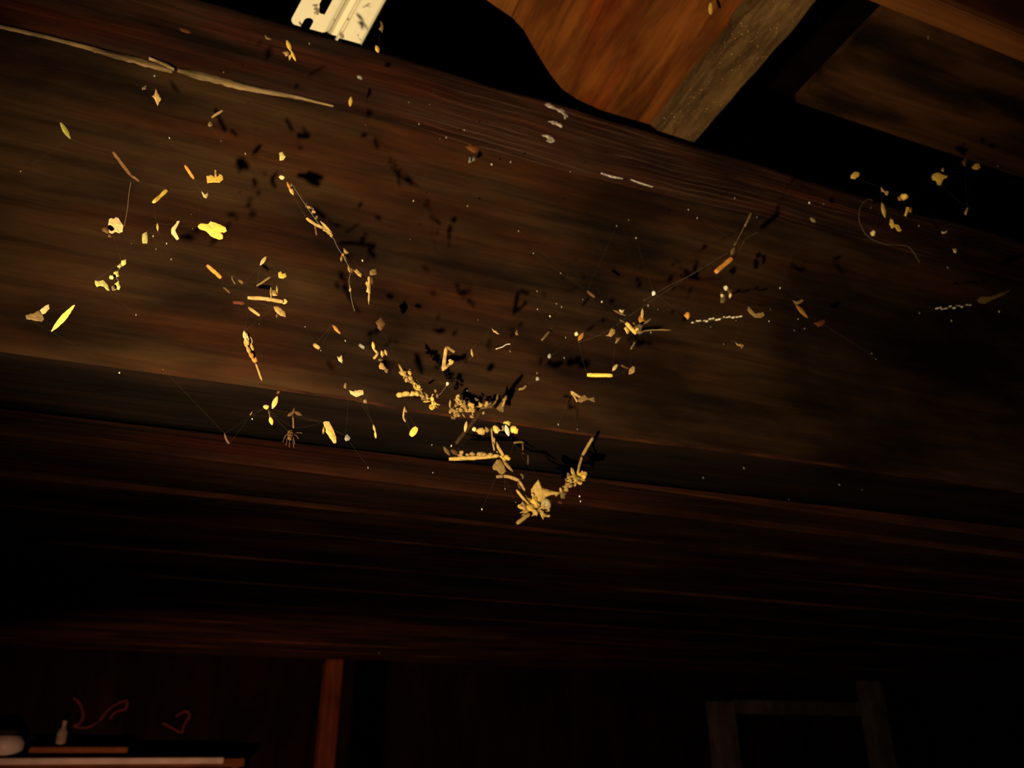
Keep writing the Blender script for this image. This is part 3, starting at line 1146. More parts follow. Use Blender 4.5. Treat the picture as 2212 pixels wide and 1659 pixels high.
bit('poly', ([(603, 330), (610, 328), (613, 334), (617, 338), (612, 346), (604, 347), (604, 338)],), 'greenpale', 'pale yellow flake above the long hanging string of chaff')
bit('seed', (609, 383, 6, 5, 20), 'pale', 'pale round seed at the top of the hanging string of chaff')
bit('blob', (1020, 345, 5, 6, 10), 'grey', 'pale grey fleck below the bare orange scar', q=.96)
bit('straw', (1013, 352, 1016, 338, 3), 'grey', 'grey sliver beside the pale fleck under the bare orange scar', q=.96)

# ---- left
clump('dust_fluff', 'pale fluffy tuft with ragged edges at far left, hanging on a long thread', 'fluff',
      [('tuft', 'poly', ([(235, 474), (240, 471), (246, 473), (250, 469), (256, 471), (261, 480), (266, 487), (265, 501), (257, 504), (250, 501), (243, 505), (236, 503), (234, 490)],), 'pale'),
       ('wisp', 'blob', (228, 498, 8, 5, 40), 'brown'), ('wisp', 'blob', (238, 509, 5, 4, 80), 'brown')], q=.74)
bit('thread', ([(283, 392), (279, 415), (276, 445), (273, 465), (268, 489)], .8), 'silk', 'long bright thread beside the pale fluffy tuft', q=.745)
bit('poly', ([(308, 505), (317, 501), (319, 511), (318, 526), (308, 526), (307, 515)],), 'greenpale', 'upright oblong pale flake right of the fluffy tuft')
bit('leaf', (340, 482, 341, 499, 5), 'yellow', 'thin upright yellow splinter between the oblong flake and the curl')
bit('poly', ([(388, 477), (385, 485), (376, 490), (375, 503), (387, 516), (382, 519), (370, 505), (370, 494), (378, 485), (382, 478)],), 'pale', 'pale C-shaped curl left of the forked yellow leaf')
bit('poly', ([(427, 489), (433, 483), (450, 484), (455, 478), (465, 481), (487, 491), (490, 499), (484, 503), (476, 502), (481, 507), (481, 516), (474, 518), (455, 510), (444, 499), (430, 494)],), 'yellow',
    'large bright yellow forked leaf, biggest scrap at upper left', name='leaf_scrap', cat='leaf', q=.778)
clump('chaff_string', 'string of pale green flakes joined like beads, far left', 'chaff',
      [('flake', 'poly', ([(262, 563), (272, 560), (272, 570), (265, 575), (261, 571)],), 'greenpale'), ('flake', 'blob', (258, 575, 5, 5, 0), 'greenpale'),
       ('flake', 'blob', (250, 593, 9, 6, -50), 'greenpale'), ('flake', 'blob', (240, 599, 4, 6, 0), 'greenpale'),
       ('flake', 'blob', (253, 618, 6, 9, 10), 'greenpale'), ('flake', 'blob', (244, 622, 4, 5, 0), 'dull'), ('thread', 'thread', ([(265, 570), (258, 580), (250, 595), (256, 608), (252, 620)], .7), 'silk')], q=.74)
bit('poly', ([(205, 606), (214, 607), (222, 605), (231, 613), (237, 627), (233, 628), (224, 619), (216, 617), (209, 620), (205, 613)],), 'greenpale', 'arched pale green flake left of the bead-like string', q=.74)
clump('chaff_flake', 'brown flake with a pale raised tip, lowest at far left', 'chaff',
      [('flake', 'poly', ([(55, 681), (70, 677), (84, 671), (93, 683), (95, 690), (90, 695), (72, 692), (57, 689)],), 'dull'),
       ('tip', 'poly', ([(86, 670), (97, 661), (106, 658), (107, 667), (98, 677), (92, 679)],), 'pale')], q=.73)
bit('leaf', (111, 716, 161, 659, 13), 'yellow', 'long yellow blade slanting up right, lowest at far left', q=.73)
bit('straw', (447, 573, 478, 600, 9), 'orange', 'orange straw slanting down right below the forked leaf')
bit('straw', (502, 592, 508, 613, 3), 'dull', 'thin dim sliver right of the orange slanting straw', bend=3)
bit('straw', (515, 604, 525, 612, 7), 'brown', 'short brown chip right of the thin dim sliver')
bit('straw', (482, 620, 497, 633, 5), 'brown', 'dim brown chip left of the horizontal twig', q=.9)
bit('straw', (503, 653, 528, 655, 8), 'red', 'dim reddish chip at the left end of the horizontal twig', q=.93)
bit('leaf', (562, 573, 575, 554, 8), 'pale', 'pale pointed grain above the dull slanting straw')
bit('poly', ([(601, 589), (607, 586), (610, 591), (617, 590), (619, 598), (612, 602), (602, 600)],), 'yellow', 'yellow notched flake right of the dull slanting straw')
bit('straw', (554, 618, 586, 597, 5), 'dull', 'dull straw slanting up right above the horizontal twig', taper=.4)
clump('twig', 'horizontal tan twig with a knob at its right end and bits stuck on top', 'twig',
      [('stalk', 'straw', (535, 643, 612, 652, 9), 'tan', {'bend': -2}), ('knob', 'seed', (615, 651, 7, 6, 10), 'straw'),
       ('chip', 'leaf', (585, 620, 586, 645, 5), 'tan'), ('chip', 'leaf', (598, 617, 599, 634, 4), 'straw'), ('chip', 'blob', (594, 634, 7, 6, 40), 'tan')])
bit('straw', (537, 664, 561, 682, 7), 'tan', 'short tan straw below the left of the horizontal twig')
clump('chaff_flake', 'plump tan flake with a spur, below the right of the horizontal twig', 'chaff',
      [('flake', 'poly', ([(591, 663), (600, 662), (615, 673), (617, 685), (605, 682), (595, 673)],), 'tan'), ('spur', 'leaf', (600, 675, 597, 687, 4), 'dull')])
ear = [('flake', 'leaf', (527, 715, 531, 735, 9), 'pale'), ('flake', 'leaf', (535, 716, 537, 735, 7), 'pale'), ('flake', 'leaf', (528, 733, 534, 752, 8), 'tan'),
       ('flake', 'leaf', (531, 728, 537, 745, 7), 'straw'), ('flake', 'leaf', (541, 728, 544, 742, 6), 'pale'), ('flake', 'leaf', (533, 748, 541, 766, 8), 'tan'),
       ('flake', 'leaf', (542, 742, 547, 762, 7), 'straw'), ('flake', 'leaf', (546, 756, 551, 775, 6), 'tan'), ('flake', 'leaf', (538, 760, 547, 776, 8), 'orange'),
       ('flake', 'leaf', (544, 768, 555, 785, 11), 'orange'), ('stalk', 'straw', (552, 783, 566, 822, 5), 'tan', {'taper': .3})]
clump('grass_ear', 'drooping ear of grass with a thin tail, left of centre', 'grass ear', ear)

# ---- the hanging string of chaff from upper left to the middle
clump('chaff_string', 'slender orange cluster hanging just under the pale round seed', 'chaff', [('flake', 'leaf', (620, 393, 628, 410, 6), 'orange'), ('flake', 'leaf', (625, 403, 634, 421, 8), 'straw'), ('sliver', 'straw', (628, 398, 634, 412, 3), 'tan')])
clump('chaff_string', 'faint dusty strand of chaff above the crossed straws', 'chaff', crumbs([(664, 442), (673, 455), (685, 470)], 7, 5, (3, 5), ['dull', 'tan'], 3))
clump('straw_cross', 'dull crossed straws halfway up the hanging string', 'straw',
      [('stalk', 'straw', (662, 471, 706, 494, 7), 'tan', {'bend': 3}), ('stalk', 'straw', (678, 477, 684, 508, 4), 'brown'), ('knob', 'blob', (706, 497, 10, 6, 45), 'tan'), ('chip', 'blob', (716, 508, 3, 5, 0), 'tan'), ('chip', 'leaf', (692, 478, 714, 500, 6), 'straw')])
bit('thread', ([(628, 395), (655, 435), (690, 485), (718, 512), (727, 530), (739, 550), (757, 582)], .7), 'silk', 'thread carrying the string of chaff above the spiky sliver', q=DEFQ)
clump('chaff_string', 'little tan chips on the string of chaff below the crossed straws', 'chaff',
      [('chip', 'poly', ([(742, 536), (748, 540), (753, 546), (748, 549), (742, 544)],), 'tan'), ('chip', 'leaf', (738, 552, 737, 565, 5), 'tan'), ('chip', 'leaf', (744, 552, 748, 565, 5), 'dull'), ('chip', 'blob', (742, 551, 5, 3, 20), 'orange')])
clump('chaff_string', 'pair of slivers and a tan flake low on the string of chaff', 'chaff',
      [('flake', 'poly', ([(763, 583), (770, 581), (781, 592), (780, 599), (772, 594)],), 'tan'), ('sliver', 'leaf', (752, 573, 756, 589, 5), 'tan'), ('sliver', 'leaf', (760, 577, 760, 590, 4), 'dull')])
clump('seed_spike', 'spiky yellow sliver pointing straight down from a tan scrap', 'chaff',
      [('spike', 'poly', ([(795, 597), (799, 598), (800, 620), (799, 640), (797, 659), (795, 645), (796, 633), (791, 630), (793, 620), (789, 612), (792, 607), (794, 612)],), 'straw'),
       ('scrap', 'blob', (806, 590, 6, 8, 60), 'dull'), ('scrap', 'leaf', (803, 598, 804, 615, 5), 'brown')])
bit('thread', ([(757, 590), (754, 610), (757, 630), (760, 650), (766, 672)], .9), 'silk', 'short thread dangling left of the spiky sliver')
bit('blob', (756, 624, 2, 6, 0), 'tan', 'tiny sliver on the short dangling thread')
bit('blob', (820, 700, 9, 11, 0), 'brown', 'dim fuzzy brown tuft below the spiky sliver', q=.92)
bit('poly', ([(718, 702), (724, 704), (730, 710), (736, 722), (730, 719), (722, 712)],), 'orange', 'orange flake under the dim reddish patch, left of centre')
bit('straw', (678, 743, 690, 753, 9), 'tan', 'small square-ended tan chip left of centre', q=.8)
bit('poly', ([(728, 770), (733, 772), (738, 767), (740, 778), (739, 785), (732, 780)],), 'pale', 'small pale chip below the orange flake')
bit('straw', (776, 744, 787, 752, 8), 'grey', 'dim grey chip left of the splintered cluster', q=.85)
clump('chaff_string', 'splintered yellow cluster starting with an upright sliver, near the middle', 'chaff',
      [('sliver', 'leaf', (805, 738, 808, 757, 7), 'yellow'), ('chip', 'straw', (807, 775, 818, 762, 6), 'tan'), ('chip', 'straw', (808, 755, 820, 768, 5), 'tan'),
       ('sliver', 'leaf', (824, 757, 826, 772, 5), 'straw'), ('sliver', 'leaf', (831, 755, 836, 768, 6), 'tan'), ('chip', 'blob', (828, 764, 4, 7, 0), 'tan')])
clump('chaff_string', 'two ragged tan flakes under the splintered cluster', 'chaff',
      [('flake', 'poly', ([(822, 783), (828, 785), (833, 796), (829, 799), (820, 797), (818, 790)],), 'tan'), ('flake', 'blob', (834, 800, 5, 7, -20), 'dull'), ('chip', 'blob', (822, 777, 4, 3, 0), 'dull')])
clump('straw_triangle', 'two tan straws meeting in an open triangle, just left of centre', 'straw',
      [('stalk', 'straw', (964, 749, 957, 801, 9), 'tan', {'taper': .5}), ('stalk', 'straw', (965, 749, 982, 761, 7), 'dull'), ('stalk', 'straw', (960, 796, 979, 780, 7), 'tan'), ('chip', 'blob', (975, 781, 6, 5, -30), 'straw')])

# ---- the chain that leads to the crumbly heap
clump('chaff_string', 'long dense rope of broken straw running down to the crumbly heap', 'chaff',
      [('stalk', 'straw', (861, 786, 871, 806, 5), 'tan', {'taper': .3})] + crumbs([(868, 800), (888, 818), (905, 838), (918, 855), (932, 868), (940, 878)], 64, 9, (3, 6.5), ['straw', 'tan', 'tan', 'yellow', 'dull'], 21), q=.93)
clump('caterpillar_husk', 'plump ribbed yellow-tan husk under the rope of broken straw', 'husk',
      [('ring', 'seed', (864 + k * 6.4, 850 - (k - 3.2) ** 2 * -.25 - (2 if k > 4 else 0), 6, 10 - abs(k - 2) * .7, 80), 'tan' if k % 2 else 'straw', {'jag': .08}) for k in range(7)], q=.87)
bit('straw', (757, 848, 768, 842, 1.5), 'silkdim', 'faint wisp left of the pale notched scrap')
bit('poly', ([(754, 843), (761, 846), (768, 843), (784, 843), (785, 852), (777, 855), (770, 858), (764, 855), (757, 851)],), 'pale', 'pale notched scrap on the lower edge of the beam')
bit('blob', (746, 834, 3, 6, 0), 'dull', 'dim sliver just left of the pale notched scrap')
bit('seed', (789, 867, 4, 5, 0), 'dull', 'dim round grain below right of the pale notched scrap')
heap = crumbs([(976, 888), (990, 880), (1010, 880), (1024, 888)], 64, 15, (3, 6.5), ['straw', 'tan', 'tan', 'dull'], 4) + crumbs([(989, 858), (990, 872)], 5, 3, (4, 7), ['straw', 'tan'], 5)
clump('chaff_heap', 'crumbly heap of broken chaff with a peak on its left, at the middle', 'chaff', [('stalk', 'straw', (1021, 897, 1025, 872, 5), 'straw')] + heap, q=.98)
clump('chaff_heap', 'row of tan crumbs rising to a point, right of the crumbly heap', 'chaff',
      [('flake', 'poly', ([(1071, 873), (1078, 866), (1085, 860), (1090, 851), (1097, 856), (1092, 870), (1088, 880), (1087, 891), (1078, 888), (1070, 880)],), 'dull')] + crumbs([(1032, 876), (1048, 880), (1062, 879), (1080, 872), (1092, 858)], 22, 9, (3, 7), ['tan', 'dull', 'straw'], 6), q=.965)
bit('straw', (1120, 841, 1138, 831, 6), 'dull', 'dull chip on the web line above the row of crumbs', bend=3)
bit('seed', (1161, 818, 4, 5, 0), 'grey', 'grey grain at the upper end of the web line')
clump('grain_string', 'row of round grains strung side by side beneath the row of crumbs', 'grain',
      [('grain', 'seed', (1025, 927, 5, 6, 0), 'pale'), ('grain', 'seed', (1039, 931, 10, 8, 0), 'tan'), ('grain', 'seed', (1051, 928, 5, 7, 0), 'dull'), ('grain', 'seed', (1072, 927, 9, 8, 30), 'straw'),
       ('grain', 'seed', (1085, 925, 7, 6, 0), 'dull'), ('husk', 'leaf', (1092, 918, 1099, 942, 10), 'white'), ('grain', 'seed', (1096, 914, 8, 6, 0), 'green'), ('grain', 'seed', (1111, 928, 9, 9, 0), 'yellow')])
bit('leaf', (1004, 933, 1008, 910, 7), 'straw', 'lone upright sliver left of the string of round grains')
bit('leaf', (887, 942, 900, 923, 14), 'yellow', 'stubby bright yellow flake under the ribbed husk', point=.4)
clump('straw_fork', 'thin forked sliver hanging below the ribbed husk', 'straw',
      [('stalk', 'straw', (874, 879, 871, 902, 4), 'tan'), ('prong', 'leaf', (870, 897, 876, 912, 5), 'tan'), ('chip', 'blob', (877, 888, 2, 4, 0), 'grey')])
clump('straw_fork', 'thin two-jointed sliver beside the stubby yellow flake', 'straw', [('stalk', 'leaf', (806, 917, 811, 934, 5), 'straw'), ('stalk', 'leaf', (810, 931, 812, 947, 5), 'yellow')])
clump('insect_wing', 'long yellow wing-shaped leaf with a small spur, below the beam', 'leaf',
      [('blade', 'poly', ([(698, 912), (704, 910), (711, 911), (719, 926), (726, 944), (726, 957), (721, 958), (712, 946), (704, 934), (700, 924)],), 'straw'),
       ('spur', 'leaf', (700, 922, 698, 938, 5), 'tan')])
bit('poly', ([(746, 941), (750, 938), (757, 946), (754, 951), (747, 953), (744, 948)],), 'grey', 'small grey crumb right of the wing-shaped leaf')
clump('chaff_string', 'yellow grains on a crooked thread beneath the grass ear', 'grain',
      [('grain', 'seed', (575, 879, 6, 6, 0), 'straw'), ('husk', 'leaf', (588, 883, 599, 856, 11), 'straw'), ('tip', 'seed', (602, 847, 3, 5, 40), 'red'),
       ('stalk', 'straw', (580, 885, 584, 906, 3), 'brown'), ('husk', 'leaf', (583, 900, 588, 918, 9), 'yellow')])
bit('straw', (540, 897, 545, 889, 2.5), 'dull', 'tiny tick-shaped sliver left of the crooked thread of grains')
clump('dead_spider', 'brown shrivelled spider hanging under a pale upright thread', 'spider',
      [('body', 'seed', (628, 937, 9, 7, 80), 'brown', {'jag': .2}), ('head', 'seed', (626, 947, 5, 4, 60), 'brown')] +
      [('leg', 'thread', ([(627, 940), (627 + dx * .6, 940 + dy * .4 - 4), (627 + dx, 940 + dy)], 1.3), 'brown', {'sub': 4}) for dx, dy in ((-14, 8), (-16, 15), (-9, 22), (-2, 26), (10, 20), (18, 8), (26, -4), (8, 27))])
bit('straw', (633, 897, 634, 925, 3.5), 'dull', 'pale upright thread stub above the brown spider')
clump('moth_husk', 'faint brown winged husk above the pale upright thread stub', 'husk', [('wing', 'leaf', (633, 891, 621, 899, 7), 'brown'), ('wing', 'leaf', (636, 889, 652, 897, 8), 'brown'), ('body', 'leaf', (636, 880, 632, 896, 5), 'brown')])
bit('straw', (485, 936, 495, 958, 5), 'brown', 'dim brown stalk left of the spider, below the beam', bend=2)
bit('straw', (926, 828, 938, 821, 5), 'red', 'dim reddish chip above the crumbly heap', q=.9)
clump('chaff_string', 'pale grains on a fine thread between the rope of straw and the triangle', 'grain', [('grain', 'seed', (967, 829, 3, 5, 20), 'white'), ('thread', 'thread', ([(967, 830), (958, 842), (952, 850), (945, 856)], .8), 'silk'), ('grain', 'seed', (945, 855, 3, 5, 0), 'dull'), ('grain', 'seed', (941, 844, 3, 4, 0), 'dull')])

# ---- below: the bigger bundle
clump('straw_bundle', 'long knobbly straw lying level with thin bent stems crossing its right end', 'straw',
      [('stalk', 'straw', (970, 991, 1078, 984, 9), 'straw', {'bend': 1.5})] + [('bump', 'seed', (x, y, r, r * .8, 0), 'tan') for x, y, r in ((997, 977, 5), (995, 984, 6), (1010, 983, 5), (1020, 981, 6), (1037, 981, 7), (1046, 982, 6), (1060, 982, 5))] +
      [('flake', 'leaf', (958, 965, 972, 984, 8), 'dull'), ('flake', 'leaf', (974, 972, 990, 983, 9), 'brown'),
       ('stem', 'straw', (1061, 923, 1064, 955, 3.5), 'straw', {'taper': .5}), ('stem', 'straw', (1064, 955, 1068, 974, 3.5), 'tan'), ('stem', 'straw', (1068, 973, 1092, 995, 5), 'straw'),
       ('stem', 'straw', (1064, 944, 1087, 985, 7), 'straw', {'taper': .6}), ('knob', 'seed', (1094, 990, 8, 7, 0), 'yellow'), ('tail', 'leaf', (1085, 993, 1108, 1019, 7), 'tan')], q=.985)
bit('poly', ([(1068, 1001), (1073, 993), (1080, 993), (1088, 1004), (1093, 1018), (1085, 1025), (1079, 1023), (1075, 1017), (1065, 1014), (1064, 1008)],), 'tan', 'rounded tan flake tucked under the crossing stems', q=.985)
bit('straw', (1072, 1030, 1088, 1028, 8), 'dull', 'dull stub at the left end of the curved stalk')
clump('curved_stalk', 'curved yellowish stalk bending down towards the big clump', 'straw',
      [('stalk', 'straw', (1086, 1028, 1121, 1038, 8), 'tan', {'bend': -2}), ('stalk', 'straw', (1120, 1036, 1134, 1060, 6), 'tan', {'taper': .4}), ('knob', 'seed', (1127, 1030, 5, 7, 10), 'dull'), ('sliver', 'leaf', (1118, 1042, 1124, 1056, 4), 'dull')], q=.985)
clump('twig', 'dim T-shaped twig right of the crossing stems', 'twig', [('bar', 'straw', (1110, 957, 1132, 956, 5), 'dull', {'bend': -2}), ('stem', 'straw', (1129, 958, 1130, 981, 3), 'brown')], q=.83)
bit('straw', (1140, 982, 1141, 1004, 2), 'brown', 'dim upright sliver under the T-shaped twig', q=.83)
big = [('crest', 'poly', ([(1163, 1036), (1168, 1045), (1172, 1054), (1184, 1058), (1196, 1061), (1206, 1063), (1203, 1070), (1190, 1069), (1180, 1073), (1172, 1081), (1162, 1089), (1155, 1078), (1148, 1070), (1147, 1058), (1153, 1048)],), 'straw', {'thick': 9}),
       ('egg', 'seed', (1179, 1089, 13, 12, 70), 'egg', {'jag': .05}),
       ('stalk', 'straw', (1115, 1058, 1146, 1095, 6), 'straw', {'taper': .5}), ('stalk', 'straw', (1129, 1066, 1148, 1090, 5), 'tan'), ('stalk', 'straw', (1116, 1131, 1145, 1109, 9), 'tan', {'taper': .6}),
       ('flake', 'blob', (1128, 1096, 9, 6, 20), 'yellow'), ('flake', 'blob', (1135, 1106, 9, 6, 60), 'straw'), ('flake', 'blob', (1158, 1086, 10, 8, 0), 'yellow'),
       ('flake', 'blob', (1216, 1070, 9, 6, 50), 'dull'), ('flake', 'blob', (1212, 1085, 6, 5, 0), 'red')]
big += crumbs([(1128, 1096), (1140, 1098), (1152, 1098), (1166, 1104), (1184, 1106)], 42, 10, (4, 9), ['straw', 'yellow', 'straw', 'tan'], 8)
big += crumbs([(1155, 1075), (1160, 1095)], 14, 10, (5, 8), ['straw', 'yellow'], 12)
big += crumbs([(1203, 1066), (1212, 1058), (1220, 1055), (1230, 1044)], 16, 5, (4, 7), ['straw', 'tan'], 9)
big += crumbs([(1232, 1044), (1240, 1030), (1252, 1036), (1262, 1028)], 26, 9, (5, 8), ['straw', 'tan', 'yellow'], 10)
big += [('flake', 'leaf', (1234, 1010, 1241, 1030, 8), 'straw'), ('flake', 'leaf', (1226, 1021, 1233, 1038, 8), 'tan'), ('flake', 'blob', (1262, 1026, 7, 8, 0), 'yellow'),
        ('stem', 'straw', (1248, 1020, 1257, 985, 6), 'tan', {'taper': .8}), ('stem', 'straw', (1257, 986, 1281, 944, 7), 'tan', {'taper': .6})]
clump('chaff_heap', 'biggest bright clump of straw and chaff holding a shiny round egg, low centre', 'chaff', big, q=.985)
bit('straw', (985, 958, 1042, 886, 9), 'darktwig', 'dim dark twig slanting below the crumbly heap', q=.86, name='twig', cat='twig')

# ---- middle right
clump('husk', 'open triangular brown husk right of centre', 'husk',
      [('edge', 'straw', (1233, 845, 1247, 868, 4), 'tan'), ('edge', 'straw', (1234, 846, 1257, 860, 6), 'tan'), ('scrap', 'poly', ([(1245, 866), (1255, 856), (1263, 853), (1270, 860), (1283, 858), (1285, 869), (1281, 864), (1268, 864), (1255, 870)],), 'dull'), ('tip', 'blob', (1236, 848, 4, 4, 0), 'straw')])
bit('straw', (1268, 810, 1323, 811, 9), 'yellow', 'single level orange-yellow straw, very straight, right of centre', q=.8, taper=.8)
bit('leaf', (1323, 801, 1334, 787, 8), 'pale', 'pale pointed grain above the right end of the level straw')
clump('chaff_flake', 'tan flake with a dim tail, right of the pale pointed grain', 'chaff', [('flake', 'poly', ([(1360, 797), (1366, 791), (1371, 792), (1371, 803), (1364, 808), (1358, 809)],), 'tan'), ('tail', 'straw', (1342, 789, 1360, 797, 4), 'brown')])
bit('straw', (1170, 735, 1190, 713, 5), 'dull', 'dull slanting chip above the dark stretch right of centre', q=.85)
bit('seed', (1245, 721, 4, 5, 0), 'pale', 'pale round seed beside the reddish orange flake')
bit('leaf', (1249, 736, 1260, 719, 9), 'orange', 'reddish orange flake on the web line right of centre')
bit('poly', ([(1308, 725), (1315, 721), (1321, 709), (1328, 712), (1328, 720), (1320, 728), (1312, 726)],), 'tan', 'ragged tan flake left of the star-shaped clump')
bit('poly', ([(1328, 741), (1332, 732), (1328, 729), (1336, 730), (1341, 728), (1336, 737), (1331, 742)],), 'dull', 'dull hooked flake just below left of the star-shaped clump')
clump('chaff_heap', 'star-shaped clump of yellow and brown flakes with spikes, right of centre', 'chaff',
      [('stalk', 'straw', (1352, 697, 1374, 721, 9), 'straw'), ('flake', 'blob', (1354, 713, 5, 7, 0), 'straw'), ('flake', 'blob', (1386, 693, 7, 12, 10), 'orange'), ('flake', 'blob', (1380, 710, 10, 9, 0), 'dull'),
       ('spike', 'leaf', (1387, 688, 1388, 666, 6), 'straw'), ('spike', 'leaf', (1390, 700, 1407, 688, 5), 'dull'), ('spike', 'leaf', (1352, 682, 1325, 670, 5), 'dull'), ('spike', 'leaf', (1350, 697, 1338, 690, 4), 'dull'),
       ('spike', 'leaf', (1372, 715, 1368, 697, 7), 'tan'), ('flake', 'blob', (1366, 712, 7, 5, 45), 'yellow')] + crumbs([(1356, 706), (1385, 712)], 8, 8, (3, 6), ['tan', 'dull', 'straw'], 15))
bit('blob', (1343, 672, 6, 4, 0), 'pale', 'pale chip above left of the star-shaped clump')
bit('straw', (1385, 716, 1449, 713, 3), 'dull', 'hairy dull thread of dust right of the star-shaped clump', bend=-2, name='web_thread', cat='cobweb')
bit('straw', (1363, 754, 1373, 737, 5), 'dull', 'dull sliver below the star-shaped clump')
bit('seed', (1485, 682, 6, 8, -20), 'orange', 'orange grain at the left end of the beaded white thread')
bit('straw', (1268, 629, 1285, 642, 6), 'brown', 'dim brown chip on the dark stretch above the star-shaped clump', q=.9)
bit('seed', (1412, 633, 4, 6, 0), 'white', 'white droplet-shaped speck above the star-shaped clump')
bit('thread', ([(1071, 754), (1080, 751), (1086, 749), (1094, 744), (1102, 743)], 2.0), 'white', 'short wriggly white thread left of centre right, like a tiny worm')
bit('leaf', (1018, 754, 1021, 771, 5), 'tan', 'thin tan splinter right of the straw triangle')
bit('seed', (1187, 769, 4, 6, 0), 'grey', 'grey grain above the dark knot near the centre')
bit('poly', ([(1062, 709), (1067, 713), (1073, 715), (1079, 722), (1074, 722), (1066, 717)],), 'tan', 'small ragged tan scrap above the wriggly white thread')
bit('poly', ([(1113, 719), (1117, 711), (1120, 724), (1114, 724)],), 'dull', 'small dull three-cornered chip right of the ragged scrap')

# ---- right
clump('straw_stalk', 'orange straw with a flat cut end hanging from a web line on the right', 'straw',
      [('stalk', 'straw', (1545, 588, 1583, 556, 11), 'orange', {'taper': .85}), ('flake', 'leaf', (1579, 552, 1586, 534, 8), 'dull'), ('sliver', 'straw', (1586, 530, 1593, 521, 3), 'dull')])
clump('web_strand', 'brownish strand rising from the orange straw to a red-tipped sliver', 'cobweb',
      [('strand', 'thread', ([(1590, 524), (1600, 505), (1607, 490), (1612, 478)], 1.0), 'silk'), ('strand', 'thread', ([(1584, 558), (1600, 535), (1612, 515), (1640, 500)], .9), 'silkdim'), ('sliver', 'straw', (1609, 490, 1624, 457, 5), 'dull', {'taper': .5})])
bit('thread', ([(1390, 650), (1440, 620), (1500, 590), (1535, 568), (1577, 543)], 1.0), 'silkdim', 'dusty web line leading from the orange straw down towards the star-shaped clump')
bit('thread', ([(1250, 740), (1310, 716), (1380, 668), (1450, 622), (1520, 574)], .6), 'silkdim', 'second, fainter web line running beside the dusty one')
clump('dust_fluff', 'pale dusty tangle with a bright grain, under the orange straw', 'fluff',
      [('tuft', 'blob', (1562, 642, 9, 10, 0), 'dull'), ('grain', 'seed', (1568, 622, 5, 6, 0), 'white'), ('grain', 'seed', (1577, 638, 3, 6, 0), 'pale'), ('grain', 'seed', (1560, 638, 4, 4, 0), 'pale'), ('wisp', 'blob', (1576, 627, 8, 6, 0), 'brown')], q=.82)
bit('poly', ([(1617, 662), (1621, 671), (1625, 677), (1636, 682), (1641, 677), (1648, 674), (1652, 681), (1643, 687), (1631, 686), (1619, 677), (1614, 669)],), 'tan', 'curled tan husk shaped like a hook, right of the dusty tangle')
clump('chaff_flake', 'pointed orange splinter with a crossbar at its top, on the right', 'chaff',
      [('splinter', 'leaf', (1719, 658, 1745, 687, 9), 'orange'), ('bar', 'poly', ([(1712, 649), (1720, 652), (1732, 646), (1737, 650), (1728, 656), (1718, 658)],), 'dull')])
bit('blob', (1773, 697, 12, 7, -15), 'red', 'dim reddish flake below right of the orange splinter', q=.9)
bit('poly', ([(1588, 739), (1595, 743), (1601, 742), (1607, 746), (1602, 754), (1599, 748), (1592, 746)],), 'tan', 'small squiggly tan flake below the beaded white thread')
beads = random.Random(3)
for lab, a, b, n_ in (('white beaded thread left of the hook-shaped husk', (1494, 697), (1601, 681), 15), ('white beaded thread at far right, under the brown triangle', (2020, 668), (2098, 658), 11)):
    parts = [('thread', 'thread', ([a, ((a[0] + b[0]) / 2, (a[1] + b[1]) / 2 + 1), b], .7), 'silk')]
    for k in range(n_):
        t = (k + beads.uniform(.1, .9)) / n_
        parts.append(('bead', 'seed', (a[0] + (b[0] - a[0]) * t, a[1] + (b[1] - a[1]) * t + beads.uniform(-2.5, 2.5), beads.uniform(2, 5), beads.uniform(1.3, 2.2), -12), 'white'))
    clump('beaded_thread', lab, 'cobweb', parts, q=.85)
clump('leaf_scrap', 'brown triangular scrap with a long tip at far right', 'leaf',
      [('scrap', 'poly', ([(2110, 648), (2120, 641), (2140, 641), (2160, 634), (2186, 626), (2165, 638), (2142, 648), (2128, 656), (2116, 655)],), 'dull')], q=.8)
bit('thread', ([(1885, 433), (1873, 431), (1860, 445), (1855, 465), (1858, 482), (1868, 503), (1886, 518), (1918, 528), (1957, 531), (1973, 545), (1986, 566)], 1.5), 'silkdim', 'long hair curling like an S over the right end of the beam', q=.86, name='hair', cat='hair')
bit('leaf', (1905, 438, 1912, 470, 9), 'straw', 'upright yellow splinter inside the curl of the long hair')
clump('chaff_flake', 'yellow flake with an orange lobe on the beam top, upper right', 'chaff', [('flake', 'poly', ([(1958, 447), (1964, 448), (1962, 458), (1957, 468), (1953, 465), (1956, 456)],), 'yellow'), ('lobe', 'blob', (1967, 453, 4, 5, 0), 'orange')])
bit('poly', ([(1923, 472), (1929, 475), (1931, 484), (1940, 485), (1948, 497), (1943, 501), (1936, 496), (1934, 490), (1926, 494), (1921, 484)],), 'yellow', 'plump double-lobed yellow curl on the beam, upper right')
bit('seed', (1886, 504, 5, 6, 0), 'pale', 'pale round grain beside the lower bend of the long hair')
bit('poly', ([(2033, 500), (2040, 501), (2047, 497), (2044, 503), (2037, 505), (2034, 504)],), 'pale', 'small pale fluted flake low at upper right')
bit('poly', ([(2089, 448), (2092, 449), (2089, 459), (2087, 465), (2083, 463), (2084, 457)],), 'straw', 'small upright yellow flake on the black gap at far right')
bit('blob', (2062, 542, 4, 6, -20), 'pale', 'pale grain on the right end of the beam')
bit('leaf', (1750, 470, 1762, 480, 8), 'tan', 'tan flake on the beam left of the curling hair', q=.9)
bit('poly', ([(1838, 378), (1846, 371), (1856, 373), (1855, 381), (1847, 387), (1838, 386)],), 'yellow', 'lone round yellow flake over the black gap, leftmost there')
